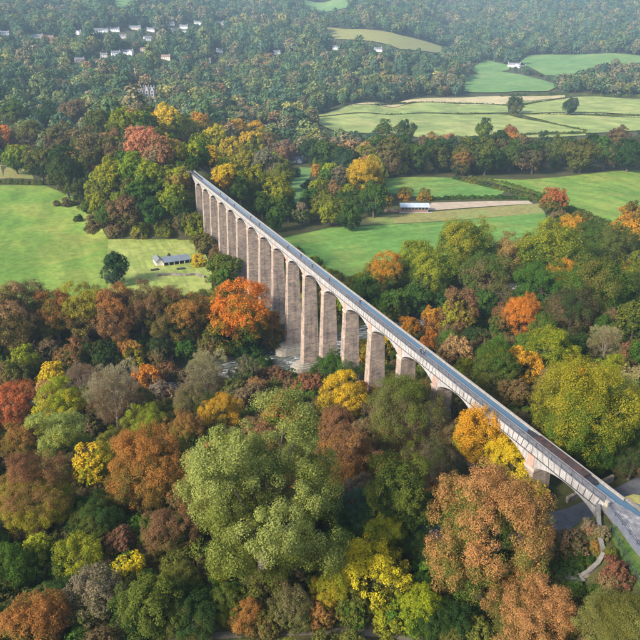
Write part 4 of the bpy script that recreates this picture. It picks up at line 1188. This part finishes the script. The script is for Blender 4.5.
def manor():
    p = on_ground(147, 96)
    rz = math.atan2(CAM[1] - p[1], CAM[0] - p[0]) + math.pi / 2
    e = empty('manor_house', (p[0], p[1], p[2] - 0.5), rz, 'grey gothic manor house with pointed gables and turrets in dark trees', 'manor house')
    for (x0, x1, y0, y1, ze, zr, ax) in ((-11, 11, -4, 5, 8, 12.5, 'x'), (-10, -5, -7, -3.9, 8.5, 14.5, 'y'), (-2.5, 2.5, -7.5, -3.9, 9, 15.5, 'y'), (5, 10, -7, -3.9, 8.5, 14.5, 'y')):
        mw, mr = MB(), MB()
        gable_block(mw, mr, x0, x1, y0, y1, -3, ze, zr, ax, 0.2)
        w = mw.build('wall', M_castle, e); mr.build('roof', M_slate, e)
        if ax == 'y':
            for z in (1.5, 5.2):
                m = MB(); c = (x0 + x1) / 2; m.box(c - 1.1, c + 1.1, y0 - 0.06, y0 + 0.05, z, z + 2.2); m.build('window', M_glass, w)
    for x in (-11.2, -3.6, 3.6, 11.2):
        m = MB(); m.tube([(x, -4.6, -2), (x, -4.6, 13)], [1.0, 0.95], 8); t = m.build('turret', M_castle, e)
        m = MB(); m.tube([(x, -4.6, 13.02), (x, -4.6, 17)], [1.2, 0.05], 8); m.build('spire', M_slate, t)
    for x in (-8, -1, 7):
        m = MB(); m.box(x - 0.6, x + 0.6, 0, 1.2, 11, 15.5); m.build('chimney', M_castle, e)
    CLEAR.append((p[0], p[1], 24))
manor()

def stable():
    p = on_ground(177, 265)
    rz = math.atan2(CAM[1] - p[1], CAM[0] - p[0]) + math.pi / 2 + 0.22
    e = empty('stable_block', (p[0], p[1], p[2]), rz, 'low white stable block with five dark bays on the mown lawn', 'stable')
    L, W, hb, hf = 12.5, 4.6, 3.2, 2.4
    m = MB()
    m.hexa([(-L / 2, 0.0, -0.5), (L / 2, 0.0, -0.5), (L / 2, W, -0.5), (-L / 2, W, -0.5), (-L / 2, 0.0, hf - 0.1), (L / 2, 0.0, hf - 0.1), (L / 2, W, hb - 0.1), (-L / 2, W, hb - 0.1)])
    m.build('wall', M_cream, e)
    m = MB()
    m.hexa([(-L / 2 - 0.4, -1.0, hf - 0.32), (L / 2 + 0.4, -1.0, hf - 0.32), (L / 2 + 0.4, W + 0.3, hb), (-L / 2 - 0.4, W + 0.3, hb), (-L / 2 - 0.4, -1.0, hf - 0.12), (L / 2 + 0.4, -1.0, hf - 0.12), (L / 2 + 0.4, W + 0.3, hb + 0.2), (-L / 2 - 0.4, W + 0.3, hb + 0.2)])
    m.build('roof', simple('grey_sheet_roof', (0.13, 0.155, 0.18), 0.55, 0.2, 0.5), e)
    for i in range(5):
        x = -L / 2 + L * (i + 0.5) / 5
        m = MB(); m.box(x - 1.0, x + 1.0, -0.06, 0.04, 0.2, 1.95); m.build('painted_bay_shade', M_dark, e)  # no hole here: the bay's inner shade is a dark slab on the wall
        m = MB(); m.box(x - 1.45, x - 1.33, -0.95, -0.83, -0.5, 2.0); m.build('post', M_white, e)
    gw, gr = MB(), MB()
    gable_block(gw, gr, -L / 2 - 3.2, -L / 2 - 0.05, 1.0, W + 3.5, -0.5, 2.5, 3.9, 'y')
    gw.build('end_wall', M_cream, e); gr.build('end_roof', M_slate, e)
    m = MB(); m.tube([(-2, W + 2.2, -0.3), (-2, W + 2.2, 4.2)], [2.4, 0.4], 8); h = m.build('straw_heap', M_dark, e)
    CLEAR.append((p[0], p[1], 15))
    # two dark troughs on the lawn
    for k, (uu, vv, lb) in enumerate(((181, 270, 'small dark trough on the lawn in front of the stable'), (155, 271, 'dark heap beside the hedge left of the stable'))):
        q = on_ground(uu, vv); m = MB()
        m.hexa([(-1.6, -0.7, -0.2), (1.6, -0.7, -0.2), (1.6, 0.7, -0.2), (-1.6, 0.7, -0.2), (-1.9, -0.9, 0.8), (1.9, -0.9, 0.8), (1.9, 0.9, 0.8), (-1.9, 0.9, 0.8)])
        m.box(-1.95, 1.95, -0.95, -0.85, 0.8, 0.92); m.box(-1.95, 1.95, 0.85, 0.95, 0.8, 0.92)
        tag(m.build('trough' if k == 0 else 'timber_stack', M_dark, None, tuple(q), rz), lb, 'trough' if k == 0 else 'stack')
    wl = MB(); pts = [on_ground(u, v) for u, v in [(158, 277), (172, 276), (186, 277), (196, 276), (205, 279)]]
    for a, b in zip(pts[:-1], pts[1:]):
        d = (b - a)[:2]; d /= np.linalg.norm(d); n = np.array([-d[1], d[0]]) * 0.35
        wl.hexa([(a[0] - n[0], a[1] - n[1], a[2] - .5), (a[0] + n[0], a[1] + n[1], a[2] - .5), (b[0] + n[0], b[1] + n[1], b[2] - .5), (b[0] - n[0], b[1] - n[1], b[2] - .5),
                 (a[0] - n[0], a[1] - n[1], a[2] + 1.5), (a[0] + n[0], a[1] + n[1], a[2] + 1.5), (b[0] + n[0], b[1] + n[1], b[2] + 1.5), (b[0] - n[0], b[1] - n[1], b[2] + 1.5)])
    tag(wl.build('garden_wall', M_wall, uv=True), 'dark stone garden wall below the stable lawn', 'wall')
stable()

def pavilion():
    p = on_ground(414, 211)
    rz = math.atan2(CAM[1] - p[1], CAM[0] - p[0]) + math.pi / 2 + 0.12
    e = empty('pavilion', tuple(p), rz, 'long timber pavilion with pale metal roof and white window posts beside the track', 'pavilion')
    L, W = 17.0, 7.0
    m = MB(); m.box(-L / 2, L / 2, -W / 2, W / 2, -0.5, 1.5); m.build('base_wall', M_timber, e)
    m = MB(); m.box(-L / 2 + 0.15, L / 2 - 0.15, -W / 2 + 0.15, W / 2 - 0.15, 1.5, 3.35); m.build('glazing', M_glass, e)
    for i in range(9):
        x = -L / 2 + 0.15 + (L - 0.3) * i / 8
        m = MB(); m.box(x - 0.09, x + 0.09, -W / 2 - 0.02, -W / 2 + 0.2, 1.5, 3.4); m.build('post', simple('grey_post_paint', (0.36, 0.35, 0.36), 0.7), e)
    m = MB(); m.box(-L / 2 - 0.05, L / 2 + 0.05, -W / 2 - 0.06, -W / 2 + 0.16, 1.45, 1.58); m.build('sill_rail', M_timber, e)
    gw, gr = MB(), MB()
    gable_block(gw, gr, -L / 2, L / 2, -W / 2 + 0.05, W / 2 - 0.05, 3.2, 3.42, 4.9, 'x', 0.7)
    gw.build('gable', M_timber, e); gr.build('roof', M_metalroof, e)
    m = MB(); m.box(-L / 2 - 1, L / 2 + 2, -W / 2 - 2.4, -W / 2 - 0.1, -0.5, 0.35); m.build('deck', simple('grey_decking', (0.3, 0.27, 0.24), 0.9), e)
    CLEAR.append((p[0], p[1], 16))
    q = on_ground(393, 211); m = MB()
    rs = np.random.default_rng(3)
    for k in range(9):
        x, y = rs.uniform(-6, 6), rs.uniform(-2, 2); h = rs.uniform(0.5, 1.4)
        m.hexa([(x - 1.2, y - .8, -0.3), (x + 1.2, y - .8, -0.3), (x + 1.1, y + .8, -0.3), (x - 1.2, y + .9, -0.3), (x - .8, y - .5, h), (x + .7, y - .4, h * .9), (x + .8, y + .5, h), (x - .6, y + .5, h * 1.1)])
    tag(m.build('timber_stack', simple('red_earth_pile', (0.30, 0.17, 0.12), 0.95), None, tuple(q), rz), 'reddish brown heap of timber left of the pavilion', 'heap')
pavilion()

# ------------------------------------------------------------------ hedges
def hedge(px, width, height, label, ca='dgreen', cb='olive', leaf=0.5, dens=1.0):
    pts = [on_ground(u, v) for u, v in px]
    g = np.random.default_rng(int(px[0][0] * 13 + px[0][1] * 7) + 1)
    P, Nn = [], []
    for a, b in zip(pts[:-1], pts[1:]):
        L = np.linalg.norm((b - a)[:2])
        n = int(L * (width + 2 * height) * 1.6 * dens / (leaf * leaf))
        t = g.uniform(0, 1, n); base = a[None] + (b - a)[None] * t[:, None]
        d = (b - a) / (L + 1e-6); nx = np.array([-d[1], d[0], 0])
        th = g.uniform(-0.25, math.pi + 0.25, n)
        s = np.arange(n)
        ph = t * L
        wob = 1 + 0.30 * np.sin(ph * 0.5 + 1) * np.sin(ph * 0.21) + 0.2 * np.sin(ph * 1.3)
        r = g.uniform(0.7, 1.0, n) * wob
        off = nx[None] * (np.cos(th) * width / 2 * r)[:, None] + np.array([0, 0, 1.0])[None] * (np.clip(np.sin(th), 0, 1) * height * r)[:, None]
        P.append(base + off); Nn.append(unit(off + g.normal(0, 0.5, off.shape)))
    P, Nn = np.vstack(P), np.vstack(Nn)
    P[:, 2] = H(P[:, 0], P[:, 1]) + np.maximum(P[:, 2] - np.interp(0, [0], [0]) - 0, -1e9) * 0 + (P[:, 2] - H(P[:, 0], P[:, 1]))
    c0 = pts[0]
    n = len(P)
    var = np.stack([g.uniform(0, 1, n), np.clip(0.5 + 0.4 * np.sin(P[:, 0] * 0.23) * np.sin(P[:, 1] * 0.19), 0, 1), np.full(n, 0.4), np.ones(n)], -1)
    me = leaf_mesh('hedge', P - c0, Nn, leaf * g.uniform(0.7, 1.3, n), var, [M_leaf])
    o = link('hedge', me, None, tuple(c0))
    o['tint_a'] = [float(q) for q in C[ca]]; o['tint_b'] = [float(q) for q in C[cb]]
    return tag(o, label, 'hedge', 'field hedges')
hedge([(-40, 184), (20, 184), (44, 185)], 4, 3.4, 'dark hedge along the back of the left meadow', leaf=0.6)
hedge([(430, 200), (470, 198.5), (520, 199), (531, 201)], 4, 2.4, 'trimmed hedge behind the earth track', 'green', 'dgreen', leaf=0.5)
hedge([(455, 179), (485, 186), (515, 193), (548, 203)], 6, 2.6, 'overgrown hedge running down to the red tree', 'olive', 'dgreen', leaf=0.6)
hedge([(470, 178), (505, 184), (530, 192), (545, 198)], 4, 2.0, 'hedge along the near edge of the right pasture', 'olive', 'green', leaf=0.6)
hedge([(560, 208), (585, 217), (612, 230)], 7, 3.4, 'thick hedge right of the red tree', 'olive', 'green', leaf=0.6)
hedge([(310, 118), (400, 115), (480, 114.3)], 4, 2.2, 'thin far hedge along the front of the long pale field', leaf=1.0)
hedge([(487, 114.5), (520, 115), (580, 115.6), (700, 116)], 4, 2.2, 'thin far hedge behind the dark treeline fields', leaf=1.0)
hedge([(512, 116.5), (545, 123), (586, 131.5)], 6, 2.0, 'diagonal far hedge between the pale fields', leaf=1.0)
hedge([(345, 106.8), (420, 102.8), (470, 104.2), (508, 106)], 4, 2.2, 'far hedge below the tan strip', leaf=1.0)
hedge([(516, 106), (540, 102.5), (568, 98.6)], 5, 2.6, 'slanting far hedge beside the left lone tree', leaf=1.0)
hedge([(440, 139), (500, 138.5), (540, 135), (585, 134)], 7, 3.0, 'dark far hedge in front of the yellowish field', leaf=1.0)
hedge([(500, 97), (560, 95.4), (640, 97), (700, 98)], 8, 4, 'dark hedge at the back of the far fields', leaf=1.2)
hedge([(521, 68), (532, 73), (542, 77)], 8, 4, 'hedge below the white farmhouse', leaf=1.6)

# ------------------------------------------------------------------ people on the towpath
def skin_mesh(name, joints, edges, sub=1):
    me = bpy.data.meshes.new(name)
    me.from_pydata([j[:3] for j in joints], edges, [])
    o = bpy.data.objects.new(name, me); COL.objects.link(o)
    md = o.modifiers.new('s', 'SKIN')
    me.skin_vertices[0].data[0].use_root = True
    for sv, j in zip(me.skin_vertices[0].data, joints):
        sv.radius = (j[3], j[4] if len(j) > 4 else j[3])
    ms = o.modifiers.new('u', 'SUBSURF'); ms.levels = sub; ms.render_levels = sub
    dg = bpy.context.evaluated_depsgraph_get()
    out = bpy.data.meshes.new_from_object(o.evaluated_get(dg))
    bpy.data.objects.remove(o)
    out.name = name
    out.polygons.foreach_set('use_smooth', [True] * len(out.polygons))
    return out
def obj_color_mat(name, rough=0.8):
    m, nt, b = new_mat(name)
    oi = nt.nodes.new('ShaderNodeObjectInfo')
    nt.links.new(oi.outputs['Color'], b.inputs['Base Color']); b.inputs['Roughness'].default_value = rough
    return m
M_cloth = obj_color_mat('clothing')
M_skin = simple('skin', (0.45, 0.28, 0.2), 0.6, 0.05)
M_hair = obj_color_mat('hair_colour')
def person_meshes(stride):
    s = stride
    J = [(0, 0, 0.95, .13, .10), (0, 0, 1.15, .13, .10), (0, 0.01, 1.38, .16, .11), (0, 0.01, 1.48, .06), (0, 0.03, 1.56, .07), (0, 0.04, 1.65, .092, .10), (0, 0.03, 1.74, .06),
         (-.10, 0, .88, .10), (-.10, .16 * s, .50, .07), (-.10, .22 * s, .09, .045), (-.10, .22 * s + .14, .04, .035),
         (.10, 0, .88, .10), (.10, -.10 * s, .50, .07), (.10, -.26 * s, .10, .045), (.10, -.26 * s + .14, .04, .035),
         (-.21, 0, 1.40, .06), (-.25, -.10 * s, 1.13, .045), (-.24, .05 - .08 * s, .89, .035), (-.24, .08 - .08 * s, .80, .035),
         (.21, 0, 1.40, .06), (.25, .06 * s, 1.13, .045), (.24, .14 + .12 * s, .92, .035), (.24, .18 + .12 * s, .84, .035)]
    E = [(0, 1), (1, 2), (2, 3), (3, 4), (4, 5), (5, 6), (0, 7), (7, 8), (8, 9), (9, 10), (0, 11), (11, 12), (12, 13), (13, 14), (2, 15), (15, 16), (16, 17), (17, 18), (2, 19), (19, 20), (20, 21), (21, 22)]
    body = skin_mesh('person', J, E)
    g = 1.22
    JJ = [(*J[i][:3], *[r * g for r in J[i][3:]]) for i in (0, 1, 2, 15, 16, 17, 19, 20, 21)]
    jack = skin_mesh('jacket', JJ, [(0, 1), (1, 2), (2, 3), (3, 4), (4, 5), (2, 6), (6, 7), (7, 8)])
    JT = [(*J[i][:3], *[r * g for r in J[i][3:]]) for i in (0, 7, 8, 9, 11, 12, 13)]
    trou = skin_mesh('trousers', JT, [(0, 1), (1, 2), (2, 3), (0, 4), (4, 5), (5, 6)])
    hair = skin_mesh('hair', [(0, -0.01, 1.66, .09), (0, 0.0, 1.74, .085), (0, 0.05, 1.765, .06)], [(0, 1), (1, 2)])
    body.materials.append(M_skin); jack.materials.append(M_cloth); trou.materials.append(M_cloth); hair.materials.append(M_hair)
    return body, jack, trou, hair
PM = [person_meshes(0.9), person_meshes(0.3)]
PEOPLE = [(222.1, 193.5, 'black'), (228.3, 198.5, 'dark grey'), (236.9, 205.0, 'navy'), (252.2, 216.8, 'black'), (260.6, 223.9, 'dark grey'), (289.7, 246.7, 'black'), (301.3, 255.7, 'navy'),
          (313.9, 265.5, 'black'), (331.4, 278.7, 'dark grey'), (359.5, 301.7, 'navy'), (423.2, 350.2, 'black'), (425.5, 352.0, 'dark grey')]
CC = {'black': (0.015, 0.015, 0.018, 1), 'dark grey': (0.05, 0.05, 0.055, 1), 'navy': (0.015, 0.02, 0.05, 1)}
for i, (u, v, cn) in enumerate(PEOPLE):
    d = ray(u, v)
    zt = 0.85; t = (zt - CAM[2]) / d[2]; y = CAM[1] + d[1] * t
    b, j, tr, h = PM[i % 2]
    x = -1.05 + 0.3 * math.sin(i * 2.3)
    o = link('person', b, None, (x, y, 0.0), 0.1 * math.sin(i) + (math.pi if i % 3 == 0 else 0))
    pose = 'mid-stride' if i % 2 == 0 else 'standing'
    tag(o, f'person in {cn} jacket {pose} on the towpath, {ordinal(i)} from the far end', 'person', 'people on the towpath')
    a = link('jacket', j, o); a.color = CC[cn]
    a = link('trousers', tr, o); a.color = (0.02, 0.022, 0.03, 1)
    a = link('hair', h, o); a.color = (0.03, 0.02, 0.015, 1)

# ------------------------------------------------------------------ scatter the woods
def free_of(x, y, rad_scale=0.75, own=5.0, trees=True):
    ok = np.ones(len(x), bool)
    for poly in FIELDS:
        ok &= ~inside(x, y, poly)
    for cx, cy_, r in CLEAR:
        dx, dy = CAM[0] - cx, CAM[1] - cy_
        L = math.hypot(dx, dy); dx, dy = dx / L, dy / L
        along = (x - cx) * dx + (y - cy_) * dy
        side = np.abs((x - cx) * dy - (y - cy_) * dx)
        ok &= ~((along > -10) & (along < r * (3.6 if r == 16 else 2.4)) & (side < r * 0.7))
    if trees:
        for tx, ty, r in TREES:
            ok &= np.hypot(x - tx, y - ty) > (r + own) * rad_scale
    ok &= ~((np.abs(x) < 9) & (y > -150) & (y < 316)) & ~((np.abs(x) < 2.5) & (y < 700))
    yr = y - river_c(x)
    ok &= ~((yr > 126) & (yr < 154) & (x > -420) & (x < 420))
    return ok
def fields_margin(x, y, r):
    ok = np.ones(len(x), bool)
    for a in range(6):
        ok &= ~np.any([inside(x + r * math.cos(a), y + r * math.sin(a), p) for p in FIELDS], axis=0)
    return ok
def jgrid(r0, r1, step, az0=-12, az1=57, seed=1):
    g = np.random.default_rng(seed)
    n = int(0.5 * R(az1 - az0) * (r1 * r1 - r0 * r0) / (step * step) * 1.9)
    a = R(az0) + R(az1 - az0) * g.uniform(0, 1, n); r = np.sqrt(g.uniform(r0 * r0, r1 * r1, n))
    x = CAM[0] + r * np.sin(a); y = CAM[1] + r * np.cos(a)
    # thin to a spacing
    cell = {}; keep = []
    s2 = (step * 0.8) ** 2
    ix = np.floor(x / step).astype(int); iy = np.floor(y / step).astype(int)
    for i in range(n):
        k = (ix[i], iy[i]); bad = False
        for dx in (-1, 0, 1):
            for dy in (-1, 0, 1):
                for q in cell.get((k[0] + dx, k[1] + dy), ()):
                    if (x[q] - x[i]) ** 2 + (y[q] - y[i]) ** 2 < s2: bad = True; break
                if bad: break
            if bad: break
        if not bad:
            cell.setdefault(k, []).append(i); keep.append(i)
    return x[keep], y[keep]
def pal(names, n, g, x, y, patch=90.0):
    cols = np.array([C[k] for k in names])
    f = 0.5 + 0.25 * np.sin(x / patch + 1.3) * np.sin(y / patch * 1.3) + 0.2 * np.sin(x / patch * 2.3 + y / patch * 1.7)
    idx = np.clip(((0.45 * f + 0.75 * g.uniform(0, 1, n) - 0.1) * len(names)).astype(int), 0, len(names) - 1)
    return cols[idx] * g.uniform(0.75, 1.3, (n, 1))
BRIDGE_PX = [(193, 176), (330, 268), (600, 495), (590, 512), (560, 505), (545, 500), (480, 432), (436, 392), (420, 386), (397, 388), (366, 388), (345, 372), (300, 372), (276, 366), (274, 332), (240, 290), (215, 252), (196, 228)]
def opens_view(x, y, z):
    # a wood keeps low enough to leave the fields, the piers and the lane in sight
    d = np.stack([x, y, z], -1) - CAM
    zz = d @ _F; u = 320 + FPX * (d @ _R) / zz; v = 320 - FPX * (d @ _U) / zz
    bad = inside(u, v, BRIDGE_PX)
    for px in FPIX:
        bad |= inside(u, v, px)
    for hx, hy, hzz, hr in HAND:
        hu, hv, hd = proj((hx, hy, hzz))
        bad |= (zz < hd - hr * 0.3) & (np.hypot(u - hu, v - hv) < 0.8 * hr / hd * FPX)
    return ~bad
def wood(name, label, key, x, y, rmin, rmax, pa, pb, seed, npick, patch=90.0):
    g = np.random.default_rng(seed)
    n = len(x)
    rad = rmin + (rmax - rmin) * g.uniform(0, 1, n) ** 1.3
    if key != 'shrub':
        hh = H(x, y)
        for q in (1.0, 0.72, 0.5):          # a lower tree where a tall one would stand in the way
            k = opens_view(x, y, hh + 2.35 * rad)
            if q > 0.9: k0 = k
            rad = np.where(k, rad, rad * 0.72)
        k = opens_view(x, y, hh + 2.2 * rad) & opens_view(x, y, hh + 1.2 * rad)
        x, y, rad = x[k], y[k], rad[k]; n = len(x)
    if key == 'far':            # garden-sized trees below the houses
        for cx, cy_, r in CLEAR:
            dx, dy = CAM[0] - cx, CAM[1] - cy_
            L = math.hypot(dx, dy); dx, dy = dx / L, dy / L
            along = (x - cx) * dx + (y - cy_) * dy
            side = np.abs((x - cx) * dy - (y - cy_) * dx)
            rad = np.where((along > 0) & (along < 150) & (side < 22), np.minimum(rad, 2.2 + along * 0.035), rad)
    z = H(x, y) - 0.2
    sc = np.stack([rad, rad, rad * g.uniform(0.9, 1.25, n)], -1)
    gn_wood(name, label, key, np.stack([x, y, z], -1), sc, g.uniform(0, 6.28, n), pal(pa, n, g, x, y, patch), pal(pb, n, g, x, y, patch), g.integers(0, npick, n))
# undergrowth between the near trees
x, y = jgrid(30, 330, 3.0, -14, 60, 3)
ok = free_of(x, y, trees=False) & (dist_poly(x, y, ROAD) > 4.6) & (dist_poly(x, y, [tuple(p) for p in _pp]) > 1.9) & ~((x > -6.3 - np.maximum(0, -y - 4) * 0.42) & (x < 14) & (y < 0.5)) & (dist_poly(x, y, wp) > 1.9)
wood('undergrowth', 'dark shrubs and brambles under the trees', 'shrub', x[ok], y[ok], 1.4, 3.2, ['dgreen', 'green', 'olive', 'green', 'brown', 'olive', 'ygreen', 'rust'], ['dgreen', 'brown', 'olive'], 5, 3, 30)
x, y = jgrid(60, 640, 8.2, -12, 57, 4)
ok = free_of(x, y, 0.62, 5.0) & fields_margin(x, y, 4.0) & (dist_poly(x, y, ROAD) > 9) & (dist_poly(x, y, [tuple(p) for p in _pp]) > 4) & ~((x > -30) & (x < 16) & (y < 14)) & (np.hypot(x - CAM[0], y - CAM[1]) > 95)
_pw = ['dgreen', 'green', 'olive', 'brown', 'olive', 'grey', 'green', 'redbrown', 'olive', 'ygreen', 'tan', 'rust']
_qw = ['dgreen', 'olive', 'brown', 'green']
dd = np.hypot(x - CAM[0], y - CAM[1])
west, east, north = ok & (dd < 330) & (x < 0) & (y < 235), ok & (x >= 0) & (y < 260), ok & (y >= 235)
north &= ~(east | west)
wood('woodland', 'rusty autumn woodland on the slopes left of the aqueduct', 'fine', x[west], y[west], 3.4, 5.8, ['olive', 'brown', 'green', 'olive', 'grey', 'rust', 'olive', 'brown', 'redbrown', 'ygreen', 'tan'], _qw, 6, 4)
wood('woodland', 'green woodland right of the aqueduct', 'fine', x[east], y[east], 3.6, 6.2, ['green', 'dgreen', 'green', 'olive', 'ygreen', 'green', 'olive', 'brown', 'ygreen', 'amber'], ['dgreen', 'green', 'olive'], 16, 4)
wood('woodland', 'yellowing mixed woodland beyond the river', 'mid', x[north], y[north], 4.6, 8.2, ['olive', 'green', 'ygreen', 'olive', 'dgreen', 'ygreen', 'grey', 'green', 'tan', 'yellow'], ['green', 'olive', 'ygreen', 'brown'], 7, 4)
nwood = int(ok.sum())
x, y = jgrid(640, 1500, 14.0, -10, 55, 8)
ok = free_of(x, y, 0.7, 5.0) & fields_margin(x, y, 4.0)
wood('far_wood', 'bluish mixed wood on the lower hillsides', 'far', x[ok], y[ok], 6.4, 12.5, ['f4', 'f2', 'f1', 'f4', 'f3', 'f1', 'f2', 'f5', 'f1', 'f3', 'f5', 'f3', 'f6', 'f7', 'f6'], ['f4', 'f2', 'f1', 'dgreen'], 9, 5)
nfar = int(ok.sum())
x, y = jgrid(1500, 3900, 19.0, -9, 54, 10)
ok = free_of(x, y, trees=False) & fields_margin(x, y, 3.0)
wood('hill_wood', 'hazy blue green forest covering the far hills', 'far', x[ok], y[ok], 8.5, 16.0, ['f2', 'f4', 'f1', 'f2', 'f1', 'f3', 'f1', 'f4', 'f5', 'f3', 'f5', 'f6'], ['f4', 'f2', 'f1'], 12, 5, 200)
print('woods', nwood, nfar, int(ok.sum()), 'trees', len(TREES))

# ------------------------------------------------------------------ haze
hb = MB(); hb.box(-7000, 7000, -7000, 7000, -45, 640)
hm = bpy.data.materials.new('haze_air'); hm.use_nodes = True
for n in list(hm.node_tree.nodes): hm.node_tree.nodes.remove(n)
ho = hm.node_tree.nodes.new('ShaderNodeOutputMaterial'); pv = hm.node_tree.nodes.new('ShaderNodeVolumePrincipled')
pv.inputs['Color'].default_value = (0.55, 0.78, 1.0, 1); pv.inputs['Density'].default_value = 0.00011; pv.inputs['Anisotropy'].default_value = 0.0
hm.node_tree.links.new(pv.outputs[0], ho.inputs['Volume'])
tag(hb.build('haze', hm), 'thin blue haze in the valley air', kind='stuff')
